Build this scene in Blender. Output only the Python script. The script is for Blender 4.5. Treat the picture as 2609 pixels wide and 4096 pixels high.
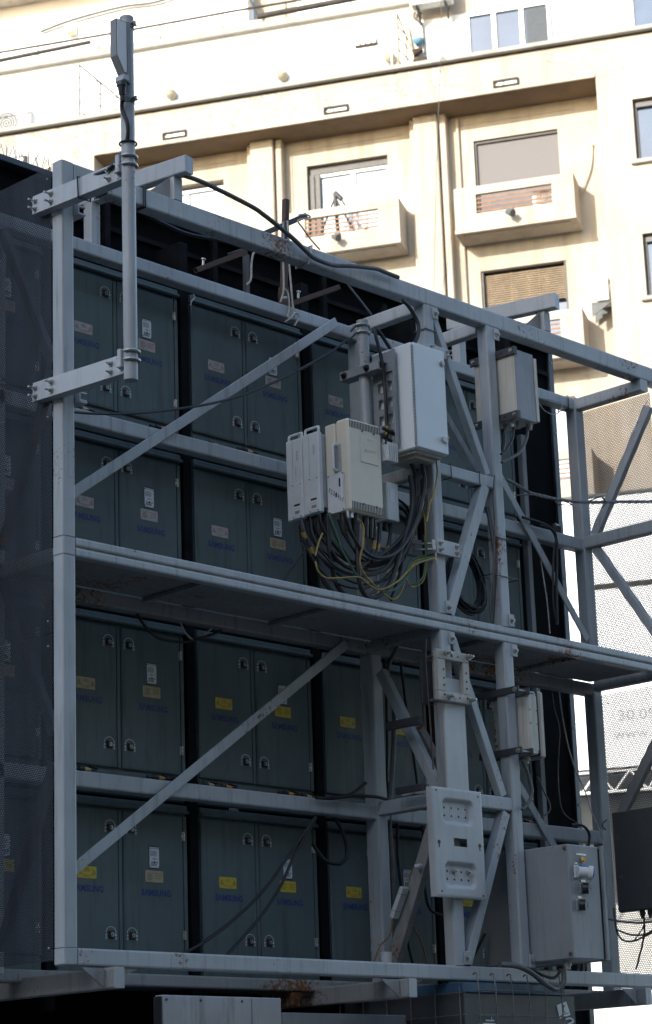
import bpy, math, random
from mathutils import Vector, Matrix
random.seed(7)
S = bpy.context.scene
for o in list(bpy.data.objects): bpy.data.objects.remove(o)
COL = S.collection
# ------------------------------------------------------------------ camera
CAMP = Vector((-7.037, -8.454, 1.65))
def cam_axes(az, pi, ro):
    f = Vector((math.cos(pi)*math.cos(az), math.cos(pi)*math.sin(az), math.sin(pi)))
    r = Vector((math.sin(az), -math.cos(az), 0)); u = r.cross(f)
    return math.cos(ro)*r+math.sin(ro)*u, -math.sin(ro)*r+math.cos(ro)*u, f
_r, _u, _f = cam_axes(math.radians(43.4875), math.radians(15.347), math.radians(-2.0225))
cd = bpy.data.cameras.new('camera'); cam = bpy.data.objects.new('camera', cd); COL.objects.link(cam)
cam.matrix_world = Matrix(((_r.x,_u.x,-_f.x,CAMP.x),(_r.y,_u.y,-_f.y,CAMP.y),(_r.z,_u.z,-_f.z,CAMP.z),(0,0,0,1)))
cd.sensor_fit = 'HORIZONTAL'; cd.sensor_width = 24.0; cd.lens = 85.0
cd.clip_start = .1; cd.clip_end = 2000
cd.dof.use_dof = True; cd.dof.focus_distance = 12.4; cd.dof.aperture_fstop = 6.3
S.camera = cam
# ------------------------------------------------------------------ light
SUN_EL, SUN_AZ = math.radians(19), math.atan2(-.09, -.996)      # towards the sun, from +X towards +Y
w = bpy.data.worlds.new('World'); S.world = w; w.use_nodes = True
nt = w.node_tree; bg = nt.nodes['Background']
sky = nt.nodes.new('ShaderNodeTexSky'); sky.sky_type = 'NISHITA'; sky.sun_disc = False
sky.sun_elevation = SUN_EL; sky.sun_rotation = math.pi/2-SUN_AZ
sky.air_density = 1.0; sky.dust_density = 1.0; sky.ozone_density = 1.0
nt.links.new(sky.outputs[0], bg.inputs[0]); bg.inputs[1].default_value = .13
sd = bpy.data.lights.new('sun', 'SUN'); sun = bpy.data.objects.new('sun', sd); COL.objects.link(sun)
sd.energy = 2.05; sd.angle = math.radians(.5); sd.color = (1, .945, .86)
sdir = Vector((math.cos(SUN_EL)*math.cos(SUN_AZ), math.cos(SUN_EL)*math.sin(SUN_AZ), math.sin(SUN_EL)))
sun.rotation_euler = sdir.to_track_quat('Z', 'Y').to_euler(); sun.location = (-30, 0, 40)
S.view_settings.view_transform = 'Standard'; S.view_settings.look = 'None'
S.view_settings.gamma = 1; S.view_settings.exposure = 1.80; S.view_settings.use_curve_mapping = False
S.render.resolution_x = 652; S.render.resolution_y = 1024

# ------------------------------------------------------------------ materials
def newmat(name):
    m = bpy.data.materials.new(name); m.use_nodes = True
    n = m.node_tree.nodes; return m, n, m.node_tree.links, n['Principled BSDF']
def noise(n, l, vec, scale, detail=4, rough=.6, dist=0):
    t = n.new('ShaderNodeTexNoise'); t.inputs['Scale'].default_value = scale
    t.inputs['Detail'].default_value = detail; t.inputs['Roughness'].default_value = rough; t.inputs['Distortion'].default_value = dist
    l.new(vec, t.inputs['Vector']); return t.outputs[0]
def ramp(n, l, v, a, b, c0=0, c1=1):
    r = n.new('ShaderNodeMapRange'); r.inputs[1].default_value = a; r.inputs[2].default_value = b
    r.inputs[3].default_value = c0; r.inputs[4].default_value = c1; l.new(v, r.inputs[0]); return r.outputs[0]
def mix(n, l, fac, a, b):
    x = n.new('ShaderNodeMix'); x.data_type = 'RGBA'
    if hasattr(fac, 'links'): l.new(fac, x.inputs[0])
    else: x.inputs[0].default_value = fac
    for i, c in ((6, a), (7, b)):
        if hasattr(c, 'links'): l.new(c, x.inputs[i])
        else: x.inputs[i].default_value = (*c, 1)
    return x.outputs[2]
def math2(n, l, op, a, b=None):
    x = n.new('ShaderNodeMath'); x.operation = op
    for i, c in ((0, a), (1, b)):
        if c is None: continue
        if hasattr(c, 'links'): l.new(c, x.inputs[i])
        else: x.inputs[i].default_value = c
    return x.outputs[0]
def coords(n, l, scale=(1, 1, 1), kind='Position'):
    if kind == 'Position': v = n.new('ShaderNodeNewGeometry').outputs['Position']
    else: v = n.new('ShaderNodeTexCoord').outputs[kind]
    m = n.new('ShaderNodeMapping'); m.inputs['Scale'].default_value = scale; l.new(v, m.inputs[0]); return m.outputs[0]
def bump(n, l, h, p, s=.2, d=.002):
    b = n.new('ShaderNodeBump'); b.inputs['Strength'].default_value = s; b.inputs['Distance'].default_value = d
    l.new(h, b.inputs['Height']); l.new(b.outputs[0], p.inputs['Normal'])
MATS = {}
def plain(name, col, rough=.6, metal=0, var=.12, scale=14, bumps=0.0, spec=.5):
    m, n, l, p = newmat(name); v = coords(n, l)
    f = noise(n, l, v, scale); d = tuple(c*(1-var) for c in col); e = tuple(min(1, c*(1+var)) for c in col)
    l.new(mix(n, l, ramp(n, l, f, .3, .7), d, e), p.inputs['Base Color'])
    l.new(ramp(n, l, noise(n, l, v, scale*2.3), .3, .7, max(0, rough-.08), min(1, rough+.08)), p.inputs['Roughness'])
    p.inputs['Metallic'].default_value = metal; p.inputs['Specular IOR Level'].default_value = spec
    if bumps: bump(n, l, noise(n, l, v, 120, 2), p, bumps)
    MATS[name] = m; return m
def painted(name, col, rust=.6, dirt=.5, rough=.42, spec=.45):
    """gloss paint on steel: brush relief, grime runs, rust freckles and flakes"""
    m, n, l, p = newmat(name); v = coords(n, l)
    big = noise(n, l, v, 2.2, 5, .6); fine = noise(n, l, v, 30, 5, .65)
    c = mix(n, l, ramp(n, l, big, .35, .7), tuple(x*.86 for x in col), tuple(min(1, x*1.08) for x in col))
    vs = coords(n, l, (22, 22, 1.6)); st = noise(n, l, vs, 1.0, 4, .7)
    grime = math2(n, l, 'MULTIPLY', ramp(n, l, st, .52, .75), dirt)
    c = mix(n, l, grime, c, tuple(x*.5 for x in (col[0]*1.05, col[1], col[2]*.92)))
    scr = noise(n, l, coords(n, l, (3, 3, 9)), 9, 6, .75)
    c = mix(n, l, ramp(n, l, scr, .70, .72, 0, .35), c, tuple(min(1, x*1.35) for x in col))
    msk = noise(n, l, v, 1.7, 3, .55); spots = noise(n, l, v, 46, 6, .72)
    thr = math2(n, l, 'MULTIPLY', msk, 1.15)
    s = math2(n, l, 'ADD', spots, thr)
    rf = ramp(n, l, s, 1.335-.06*rust, 1.385-.06*rust)
    rc = mix(n, l, fine, (.10, .035, .012), (.30, .13, .045))
    l.new(mix(n, l, rf, c, rc), p.inputs['Base Color'])
    l.new(math2(n, l, 'ADD', ramp(n, l, fine, .3, .7, rough-.1, rough+.1), math2(n, l, 'MULTIPLY', rf, .35)), p.inputs['Roughness'])
    h = math2(n, l, 'ADD', noise(n, l, v, 75, 3, .6), math2(n, l, 'MULTIPLY', rf, .8))
    bump(n, l, h, p, .22, .003); p.inputs['Specular IOR Level'].default_value = spec
    MATS[name] = m; return m
painted('steel', (.39, .41, .418), .45, .8)
painted('steel_rusty', (.39, .41, .418), 2.1, .9)
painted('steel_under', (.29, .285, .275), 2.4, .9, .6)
painted('steel_clean', (.47, .48, .48), .2, .35)
painted('galvanised', (.36, .375, .385), .25, .5, .38)
painted('zinc_arm', (.47, .475, .475), .3, .45, .35)
painted('door_paint', (.108, .140, .140), -8, .7, .5, .25)
painted('cream_tin', (.56, .53, .46), .9, .6, .5)
painted('grey_tin', (.265, .278, .287), .25, .5, .45)
plain('light_tin', (.66, .695, .70), .42, 0, .03, 3, .04)
painted('white_tin', (.50, .495, .485), .4, .8, .5)
painted('stainless', (.44, .41, .36), 1.1, .7, .35)
painted('mid_tin', (.085, .088, .092), .2, .4, .5)
painted('dark_tin', (.055, .058, .062), .2, .4, .5)
painted('rust_bar', (.075, .042, .030), 1.6, .5, .75)
plain('radio_white', (.60, .61, .60), .5, 0, .07, 9, .1)
plain('radio_cream', (.64, .585, .47), .5, 0, .03, 7, .05)
plain('antenna_grey', (.20, .20, .20), .55, 0, .08, 12)
plain('radio_fins', (.36, .37, .37), .5, .2, .1, 20)
plain('black_skin', (.004, .0042, .005), .85, 0, .4, 5, 0, .05)
plain('black_post', (.006, .0065, .008), .7, 0, .4, 8, 0, .08)
plain('black_trim', (.055, .062, .075), .35, .3, .2, 12)
plain('black_plastic', (.012, .012, .013), .4)
plain('bolt', (.42, .41, .39), .38, .75, .25, 60)
plain('bolt_dark', (.16, .15, .14), .5, .6, .35, 60)
plain('hinge', (.52, .50, .46), .3, .85, .25, 50)
plain('ink_blue', (.008, .030, .165), .5)
plain('ink_white', (.60, .62, .62), .6)
plain('ink_black', (.015, .015, .015), .6)
plain('ink_grey', (.42, .43, .44), .6)
plain('ink_faint', (.45, .42, .36), .6)
plain('plate_rose', (.45, .37, .34), .55, 0, .14, 30)
plain('plate_tan', (.42, .34, .20), .55, 0, .16, 30)
plain('plate_yellow', (.58, .43, .035), .5, 0, .14, 30)
plain('plate_white', (.66, .68, .69), .5, 0, .05, 30)
plain('orange_cap', (.55, .22, .045), .5)
plain('tan_cap', (.50, .33, .17), .5)
plain('socket_blue', (.02, .12, .42), .4)
plain('amber', (.75, .36, .04), .25)
for nm, c in dict(black=(.012, .012, .014), greycable=(.075, .075, .073), yellow=(.27, .185, .025), green=(.035, .11, .055), brown=(.07, .05, .045),
                  white=(.46, .45, .42), orange=(.24, .12, .03), rope=(.40, .37, .33), steelrope=(.16, .16, .165), rustwire=(.055, .04, .035)).items():
    plain('cable_'+nm, c, .5 if nm != 'rope' else .9, 0, .25, 40)
plain('asphalt', (.05, .05, .052), .9, 0, .2, 3, .2)
plain('pavement', (.24, .235, .225), .9, 0, .15, 2, .1)
plain('vinyl', (.80, .81, .82), .5, 0, .02, 1)
plain('white_wall', (.78, .78, .76), .85, 0, .04, 1.3)
plain('grey_ledge', (.30, .295, .28), .85, 0, .15, 3)
plain('flashing', (.035, .032, .03), .8, 0, .4, 6)
plain('frame_dark', (.03, .027, .025), .5)
plain('frame_white', (.78, .78, .77), .5, 0, .03)
plain('wood_slat', (.24, .115, .055), .7, 0, .3, 8)
plain('blind_slat', (.25, .19, .125), .7, 0, .2, 6)
plain('ac_white', (.72, .72, .70), .6, 0, .05)
plain('curtain', (.62, .64, .66), .9, 0, .08, 5)
plain('lamp_globe', (.24, .22, .16), .5)
plain('rail_metal', (.085, .092, .092), .6)
plain('gate_yellow', (.17, .14, .05), .6, 0, .2)
plain('broom_blue', (.08, .20, .28), .8)
plain('broom_brown', (.05, .03, .02), .9)
plain('far_wall', (.42, .38, .32), .9, 0, .1, .4)
plain('far_glass', (.05, .06, .07), .1)
plain('polythene', (.5, .52, .53), .25, 0, .1)
def plaster(name, col, patches):
    m, n, l, p = newmat(name); v = coords(n, l)
    big = noise(n, l, v, .55, 6, .6); mid = noise(n, l, v, 3, 5, .65)
    c = mix(n, l, ramp(n, l, big, .35, .68), tuple(x*.84 for x in col), tuple(min(1, x*1.08) for x in col))
    c = mix(n, l, ramp(n, l, mid, .5, .75, 0, .35), c, (col[0]*.8, col[1]*.74, col[2]*.66))
    runs = noise(n, l, coords(n, l, (2.6, 2.6, .22)), 1, 4, .65)
    c = mix(n, l, ramp(n, l, runs, .5, .75, 0, .55), c, (col[0]*.55, col[1]*.52, col[2]*.46))
    h = noise(n, l, v, 9, 5, .7)
    if patches:
        pn = noise(n, l, coords(n, l, (.55, .55, 1.0)), 1.0, 8, .62, .5)
        pf = ramp(n, l, pn, .525, .532)
        conc = mix(n, l, ramp(n, l, noise(n, l, v, 4.5, 6, .7), .3, .7), (.27, .255, .23), (.50, .48, .44))
        vo = n.new('ShaderNodeTexVoronoi'); vo.feature = 'DISTANCE_TO_EDGE'; vo.inputs['Scale'].default_value = .8
        l.new(coords(n, l, (1, 1, 1.7)), vo.inputs['Vector'])
        conc = mix(n, l, ramp(n, l, vo.outputs['Distance'], .006, .016, .6, 0), conc, (.22, .19, .15))
        edge = ramp(n, l, math2(n, l, 'ABSOLUTE', math2(n, l, 'SUBTRACT', pn, .5275)), .002, .006, .5, 0)
        c = mix(n, l, pf, c, conc); c = mix(n, l, edge, c, (.12, .095, .065))
        h = math2(n, l, 'SUBTRACT', h, math2(n, l, 'MULTIPLY', pf, 1.5))
    l.new(c, p.inputs['Base Color']); p.inputs['Roughness'].default_value = .92
    bump(n, l, h, p, .5, .02)
    MATS[name] = m
plaster('plaster', (.465, .408, .335), False)
plaster('plaster_shaded_soffit', (.22, .155, .095), False)  # browner plaster copy; the underside's shade is put into its colour
plaster('plaster_worn', (.465, .408, .335), True)
def glassy(name, col, ior, rough=.03):
    m, n, l, p = newmat(name)
    v = coords(n, l); f = noise(n, l, v, 1.3, 3)
    l.new(mix(n, l, ramp(n, l, f, .35, .65), col, tuple(x*1.35 for x in col)), p.inputs['Base Color'])
    p.inputs['Roughness'].default_value = rough; p.inputs['IOR'].default_value = ior
    bump(n, l, noise(n, l, v, 1.1, 1), p, .06, .05)
    MATS[name] = m
glassy('pane', (.035, .065, .115), 2.0)
glassy('pane_bright', (.22, .28, .35), 2.1)
glassy('pane_dark', (.07, .085, .105), 1.7)
def shutter_mat():
    m, n, l, p = newmat('shutter'); v = coords(n, l, kind='Object')
    sp = n.new('ShaderNodeSeparateXYZ'); l.new(v, sp.inputs[0])
    f = math2(n, l, 'FRACT', math2(n, l, 'MULTIPLY', sp.outputs[2], 1/.052))
    c = mix(n, l, ramp(n, l, f, .78, .9), (.135, .126, .13), (.075, .068, .07))
    l.new(c, p.inputs['Base Color']); p.inputs['Roughness'].default_value = .6
    bump(n, l, f, p, .5, .01); MATS['shutter'] = m
shutter_mat()
def perforated(name, col, a, r):
    """sheet steel with staggered round holes, in object space (u along Y, v along Z)"""
    m, n, l, p = newmat(name)
    v = n.new('ShaderNodeTexCoord').outputs['Object']; sp = n.new('ShaderNodeSeparateXYZ'); l.new(v, sp.inputs[0])
    def grid(o):
        u = math2(n, l, 'SUBTRACT', math2(n, l, 'FRACT', math2(n, l, 'ADD', math2(n, l, 'MULTIPLY', sp.outputs[1], 1/a), o)), .5)
        t = math2(n, l, 'SUBTRACT', math2(n, l, 'FRACT', math2(n, l, 'ADD', math2(n, l, 'MULTIPLY', sp.outputs[2], 1/(a*1.732)), o)), .5)
        u = math2(n, l, 'MULTIPLY', u, a); t = math2(n, l, 'MULTIPLY', t, a*1.732)
        return math2(n, l, 'SQRT', math2(n, l, 'ADD', math2(n, l, 'MULTIPLY', u, u), math2(n, l, 'MULTIPLY', t, t)))
    d = math2(n, l, 'MINIMUM', grid(0.0), grid(.5))
    solid = math2(n, l, 'GREATER_THAN', d, r)
    vs = coords(n, l, (6, 6, .9)); st = noise(n, l, vs, 1, 5, .7)
    c = mix(n, l, ramp(n, l, st, .4, .75), col, tuple(x*.45 for x in col))
    ru = noise(n, l, coords(n, l), 4, 6, .75)
    c = mix(n, l, ramp(n, l, ru, .62, .68, 0, .8), c, (.13, .06, .03))
    l.new(c, p.inputs['Base Color']); p.inputs['Roughness'].default_value = .5; p.inputs['Specular IOR Level'].default_value = .2
    tr = n.new('ShaderNodeBsdfTransparent'); ms = n.new('ShaderNodeMixShader')
    l.new(solid, ms.inputs[0]); l.new(tr.outputs[0], ms.inputs[1]); l.new(p.outputs[0], ms.inputs[2])
    l.new(ms.outputs[0], n['Material Output'].inputs[0]); MATS[name] = m
perforated('perforated_steel', (.050, .058, .072), .0125, .0044)
perforated('perforated_steel_open', (.10, .11, .125), .0135, .0049)

# ------------------------------------------------------------------ geometry
class G:
    def __init__(s): s.v = []; s.f = []; s.m = []; s.sm = []
    def add(s, vs, fs, mi=0, sm=False):
        b = len(s.v); s.v += [tuple(v) for v in vs]
        for f in fs: s.f.append(tuple(b+i for i in f)); s.m.append(mi); s.sm.append(sm)
        return s
    def box(s, x0, x1, y0, y1, z0, z1, c=0, mi=0):
        x0, x1 = min(x0, x1), max(x0, x1); y0, y1 = min(y0, y1), max(y0, y1); z0, z1 = min(z0, z1), max(z0, z1)
        if c <= 0:
            vs = [(x, y, z) for z in (z0, z1) for y in (y0, y1) for x in (x0, x1)]
            return s.add(vs, [(0,2,3,1),(4,5,7,6),(0,1,5,4),(2,6,7,3),(0,4,6,2),(1,3,7,5)], mi)
        c = min(c, (x1-x0)*.45, (y1-y0)*.45, (z1-z0)*.45)
        X, Y, Zz = (x0, x1), (y0, y1), (z0, z1); vs = []; idx = {}
        for i in (0, 1):
            for j in (0, 1):
                for k in (0, 1):
                    sx, sy, sz = (1, -1)[i]*c, (1, -1)[j]*c, (1, -1)[k]*c
                    for a, d in enumerate(((0, sy, sz), (sx, 0, sz), (sx, sy, 0))):
                        idx[i, j, k, a] = len(vs); vs.append((X[i]+d[0], Y[j]+d[1], Zz[k]+d[2]))
        fs = []
        for i in (0, 1):
            q = [idx[i,0,0,0], idx[i,1,0,0], idx[i,1,1,0], idx[i,0,1,0]]; fs.append(q if i else q[::-1])
            q = [idx[0,i,0,1], idx[0,i,1,1], idx[1,i,1,1], idx[1,i,0,1]]; fs.append(q if i else q[::-1])
            q = [idx[0,0,i,2], idx[1,0,i,2], idx[1,1,i,2], idx[0,1,i,2]]; fs.append(q if i else q[::-1])
        for i in (0, 1):
            for j in (0, 1):
                fl = (i+j) % 2
                q = [idx[i,j,0,0], idx[i,j,1,0], idx[i,j,1,1], idx[i,j,0,1]]; fs.append(q[::-1] if fl else q)
                q = [idx[i,0,j,0], idx[i,0,j,2], idx[i,1,j,2], idx[i,1,j,0]]; fs.append(q[::-1] if fl else q)
                q = [idx[0,i,j,1], idx[1,i,j,1], idx[1,i,j,2], idx[0,i,j,2]]; fs.append(q[::-1] if fl else q)
                for k in (0, 1):
                    q = [idx[i,j,k,a] for a in (0, 1, 2)]; fs.append(q if (i+j+k) % 2 else q[::-1])
        return s.add(vs, fs, mi)
    def bar(s, p0, p1, wd, ht, up=(0, 0, 1), r=.008, mi=0, hollow=0):
        """rounded rectangular tube from p0 to p1 (axis through the middle of the section)"""
        p0, p1 = Vector(p0), Vector(p1); d = (p1-p0).normalized(); up = Vector(up)
        sd_ = d.cross(up).normalized(); up = sd_.cross(d)
        pr = []; r = min(r, wd*.45, ht*.45)
        for cx, cy, a0 in ((wd/2-r, ht/2-r, 0), (-wd/2+r, ht/2-r, 90), (-wd/2+r, -ht/2+r, 180), (wd/2-r, -ht/2+r, 270)):
            for t in (0, 45, 90):
                a = math.radians(a0+t); pr.append((cx+r*math.cos(a), cy+r*math.sin(a)))
        n = len(pr); vs = [p+sd_*a+up*b for p in (p0, p1) for a, b in pr]
        fs = [(i, (i+1) % n, n+(i+1) % n, n+i) for i in range(n)]
        if not hollow: fs += [tuple(range(n))[::-1], tuple(range(n, 2*n))]
        else:
            k = 1-2*hollow/min(wd, ht)
            vs += [p+sd_*a*k+up*b*k for p in (p0, p1) for a, b in pr]
            fs += [((i+1) % n, i, 2*n+i, 2*n+(i+1) % n) for i in range(n)] + [(n+i, n+(i+1) % n, 3*n+(i+1) % n, 3*n+i) for i in range(n)]
            fs += [(2*n+(i+1) % n, 2*n+i, 3*n+i, 3*n+(i+1) % n) for i in range(n)]
        return s.add(vs, fs, mi)
    def cyl(s, p0, p1, r0, r1=None, n=12, mi=0, caps=True):
        p0, p1 = Vector(p0), Vector(p1); d = (p1-p0).normalized(); r1 = r0 if r1 is None else r1
        a = d.orthogonal().normalized(); b = d.cross(a)
        vs = [p+(a*math.cos(t)+b*math.sin(t))*r for p, r in ((p0, r0), (p1, r1)) for t in [2*math.pi*i/n for i in range(n)]]
        s.add(vs, [(i, (i+1) % n, n+(i+1) % n, n+i) for i in range(n)], mi, n > 6)
        if caps: s.add(vs, [tuple(range(n))[::-1], tuple(range(n, 2*n))], mi)
        return s
    def tube(s, pts, r, n=8, sub=5, mi=0, closed=False):
        P = [Vector(p) for p in pts]; q = []
        m = len(P)
        if sub > 1 and m > 2:
            for i in range(m-1):
                a, b, c, d = P[max(i-1, 0)], P[i], P[i+1], P[min(i+2, m-1)]
                for k in range(sub):
                    t = k/sub
                    q.append(.5*((2*b)+(c-a)*t+(2*a-5*b+4*c-d)*t*t+(3*b-a-3*c+d)*t**3))
            q.append(P[-1])
        else: q = P
        m = len(q); T = [(q[min(i+1, m-1)]-q[max(i-1, 0)]).normalized() for i in range(m)]
        a = T[0].orthogonal().normalized(); vs = []
        for i in range(m):
            a = (a-T[i]*a.dot(T[i])).normalized(); b = T[i].cross(a)
            vs += [q[i]+(a*math.cos(t)+b*math.sin(t))*r for t in [2*math.pi*j/n for j in range(n)]]
        fs = [(i*n+j, i*n+(j+1) % n, (i+1)*n+(j+1) % n, (i+1)*n+j) for i in range(m-1) for j in range(n)]
        s.add(vs, fs, mi, True); s.add(vs, [tuple(range(n))[::-1], tuple(range((m-1)*n, m*n))], mi)
        return s
    def prism(s, pts, ext, mi=0):
        P = [Vector(p) for p in pts]; e = Vector(ext); n = len(P)
        nn = (P[1]-P[0]).cross(P[2]-P[1])
        if nn.dot(e) > 0: P = P[::-1]
        vs = P+[p+e for p in P]
        return s.add(vs, [tuple(range(n)), tuple(range(n, 2*n))[::-1]]+[((i+1) % n, i, n+i, n+(i+1) % n) for i in range(n)], mi)
    def hexnut(s, p, d, r, t, mi=0, tail=0):
        p, d = Vector(p), Vector(d).normalized(); s.cyl(p, p+d*t*.35, r*1.45, n=12, mi=mi); s.cyl(p+d*t*.35, p+d*t, r, n=6, mi=mi)
        if tail: s.cyl(p+d*t, p+d*(t+tail), r*.5, n=8, mi=mi)
        return s
    def ball(s, c, r, n=12, mi=0, sz=1):
        c = Vector(c); vs = []; k = n//2
        for i in range(k+1):
            t = math.pi*i/k
            for j in range(n): vs.append(c+Vector((r*math.sin(t)*math.cos(2*math.pi*j/n), r*math.sin(t)*math.sin(2*math.pi*j/n), r*sz*math.cos(t))))
        return s.add(vs, [(i*n+j, (i+1)*n+j, (i+1)*n+(j+1) % n, i*n+(j+1) % n) for i in range(k) for j in range(n)], mi, True)
    def geo(s, vf, fn, mi=0):
        return s.add([fn(v) for v in vf[0]], vf[1], mi)
    def mesh(s, name, mats):
        me = bpy.data.meshes.new(name); me.from_pydata(s.v, [], s.f)
        for mt in ([mats] if isinstance(mats, str) else mats): me.materials.append(MATS[mt])
        me.polygons.foreach_set('material_index', s.m); me.polygons.foreach_set('use_smooth', s.sm)
        me.update(); return me
def tag(o, label=None, cat=None, group=None, kind=None):
    for k, v in (('label', label), ('category', cat), ('group', group), ('kind', kind)):
        if v: o[k] = v
    return o
def obj(name, g, mats=None, parent=None, loc=None):
    me = g.mesh(name, mats) if isinstance(g, G) else g
    o = bpy.data.objects.new(name, me); COL.objects.link(o)
    if parent is not None:
        o.parent = parent
        if loc is None and 'wc' in PW.get(parent.name, ''): o.location = -Vector(parent.location)
    if loc is not None: o.location = loc
    return o
PW = {}
def thing(name, label, cat, loc=(0, 0, 0), group=None, world=True):
    """Empty at the thing's base; its parts are modelled in world coordinates when world=True"""
    o = bpy.data.objects.new(name, None); o.empty_display_size = .1; COL.objects.link(o); o.location = loc
    tag(o, label, cat, group)
    if world: PW[o.name] = 'wc'
    return o
def single(name, g, mats, label, cat, group=None, kind=None):
    """a thing that is one mesh: origin moved to its base"""
    xs = [v[0] for v in g.v]; ys = [v[1] for v in g.v]; zs = [v[2] for v in g.v]
    c = Vector(((min(xs)+max(xs))/2, (min(ys)+max(ys))/2, min(zs)))
    g.v = [(v[0]-c.x, v[1]-c.y, v[2]-c.z) for v in g.v]
    o = obj(name, g, mats); o.location = c
    return tag(o, label, cat, group, kind)
_tc = {}
def text(s_, wd, ht, bold=0.0, align='L'):
    """flat lettering fitted to wd x ht metres, as (verts2d, faces)"""
    key = (s_, bold)
    if key not in _tc:
        c = bpy.data.curves.new('t', 'FONT'); c.body = s_; c.size = 1; c.offset = bold; c.fill_mode = 'FRONT'; c.resolution_u = 3; c.space_character = 1.06 if bold > .02 else 1.0; c.space_line = 1.1
        o = bpy.data.objects.new('t', c); COL.objects.link(o); bpy.context.view_layer.update()
        me = bpy.data.meshes.new_from_object(o.evaluated_get(bpy.context.evaluated_depsgraph_get()))
        _tc[key] = ([tuple(v.co) for v in me.vertices], [tuple(p.vertices) for p in me.polygons])
        bpy.data.objects.remove(o); bpy.data.curves.remove(c); bpy.data.meshes.remove(me)
    vs, fs = _tc[key]
    x0, x1 = min(v[0] for v in vs), max(v[0] for v in vs); y0, y1 = min(v[1] for v in vs), max(v[1] for v in vs)
    k = wd/(x1-x0); h = ht/(y1-y0) if ht else k
    return [((v[0]-x0)*k, (v[1]-y0)*h) for v in vs], fs
# ================================================================== SETTING
g = G().box(-400, 400, -400, 400, -.5, 0); tag(obj('ground', g, 'asphalt'), kind='structure')
g = G().box(-1.2, 9, -2.2, 6, .0, .13, .02); tag(obj('pavement', g, 'pavement'), kind='structure')

# apartment block across the square, behind the photographer: it keeps the low sun off the screen frame
blk = thing('unseen_block', 'long plain apartment block across the square, shading the screen frame', 'building', (-47, 0, 0))
wall = obj('wall', G().box(-54, -40, -48, 44, 0, 22), 'far_wall', blk)
obj('roof', G().box(-54.3, -39.7, -48.3, 44.3, 22.003, 22.4), 'grey_ledge', blk)
wm = G().box(0, .08, -.7, .7, 0, 1.5).mesh('window', 'far_glass')
for fl in range(6):
    for i in range(22):
        obj('window', wm, parent=blk, loc=(7, -46+4.2*i+2, 2.2+3.3*fl))

blk = thing('unseen_block', 'unseen plain block added on the street side to dim skylight on the frame', 'building', (1, -31, 0))  # out of view, added to cut low skylight on the frame's front
obj('wall', G().box(-36, 40, -38, -24, 0, 21), 'far_wall', blk)
obj('roof', G().box(-36.3, 40.3, -38.3, -23.7, 21.003, 21.4), 'grey_ledge', blk)
wm2 = G().box(-.7, .7, -.08, 0, 0, 1.5).mesh('window', 'far_glass')
for fl in range(6):
    for i in range(17): obj('window', wm2, parent=blk, loc=(-34+4.2*i, 7.08, 2.2+3.1*fl))
# ---------------------------------------------------------------- the cream apartment building
BL = thing('apartment_building', 'cream plastered apartment building with worn cornice, recessed bays and balconies', 'building', (30.42, 18.58, 0), world=False)
BL.rotation_euler = (0, 0, math.radians(-62.25)); BZ = 23.75
BM = Matrix.Translation((30.42, 18.58, BZ)) @ Matrix.Rotation(math.radians(-62.25), 4, 'Z')
def bpart(name, g, mats, parent=BL):
    o = obj(name, g, mats); o.parent = parent
    o.location = (0, 0, BZ) if parent is BL else (0, 0, 0); return o
def bthing(name, g, mats, label, cat, group=None):
    """thing fixed to the building, modelled in the building's own axes"""
    c = Vector(((min(v[0] for v in g.v)+max(v[0] for v in g.v))/2, (min(v[1] for v in g.v)+max(v[1] for v in g.v))/2, min(v[2] for v in g.v)))
    g.v = [tuple(Vector(v)-c) for v in g.v]; o = obj(name, g, mats); o.location = BM @ c; o.rotation_euler = BL.rotation_euler
    return tag(o, label, cat, group)
def gridwall(us, zs, holes, y0, y1):
    """wall slab made of blocks between the grid lines, leaving the holes open"""
    g = G()
    for i in range(len(us)-1):
        for j in range(len(zs)-1):
            cu, cz = (us[i]+us[i+1])/2, (zs[j]+zs[j+1])/2
            if any(a < cu < b and c < cz < d for a, b, c, d in holes): continue
            g.box(us[i], us[i+1], y0, y1, zs[j], zs[j+1])
    return g
RW = .9                                    # depth of the recessed bays
FL = 3.1                                   # storey height
bpart('cornice', G().box(-34, 10, 0, 3, .004, .85), 'plaster_worn')
bpart('soffit', G().box(-11.638, -.002, .03, RW-.002, -.006, .002), 'plaster_shaded_soffit')
bpart('soffit_band', G().box(-11.62, -.004, -.035, 0, .0, .10, .01), 'plaster')
rh = []
for k in range(7):
    rh += [(.75, 2.35, -2.06-FL*k, -.64-FL*k), (4.2, 5.8, -2.06-FL*k, -.64-FL*k)]
zs = sorted(set([-BZ, 0]+[z for h in rh for z in h[2:] if z > -BZ]))
bpart('wall', gridwall([0, .75, 2.35, 4.2, 5.8, 10], zs, rh, 0, 1.6), 'plaster')
lh = [(-15.3, -13.7, -2.06-FL*k, -.64-FL*k) for k in range(7)]
bpart('wall', gridwall([-34, -15.3, -13.7, -11.64], zs, lh, 0, 1.6), 'plaster')
bays = [-10.72, -6.83, -2.95]              # left edge of each window in the recess
wh = [(u, u+1.9, -3.0-FL*k, -.64-FL*k) for u in bays for k in range(7)]
us = sorted([-11.64, 0]+[u for b in bays for u in (b, b+1.9)]); z2 = sorted([-BZ, 0]+[z for k in range(7) for z in (-3.0-FL*k, -.64-FL*k)])
bpart('recess_wall', gridwall(us, [z for z in z2 if z >= -BZ], wh, RW, RW+.35), 'plaster')
bpart('inner_wall', G().box(-11.64, 0, RW+1.2, RW+1.4, -BZ, 0), 'flashing')
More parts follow.
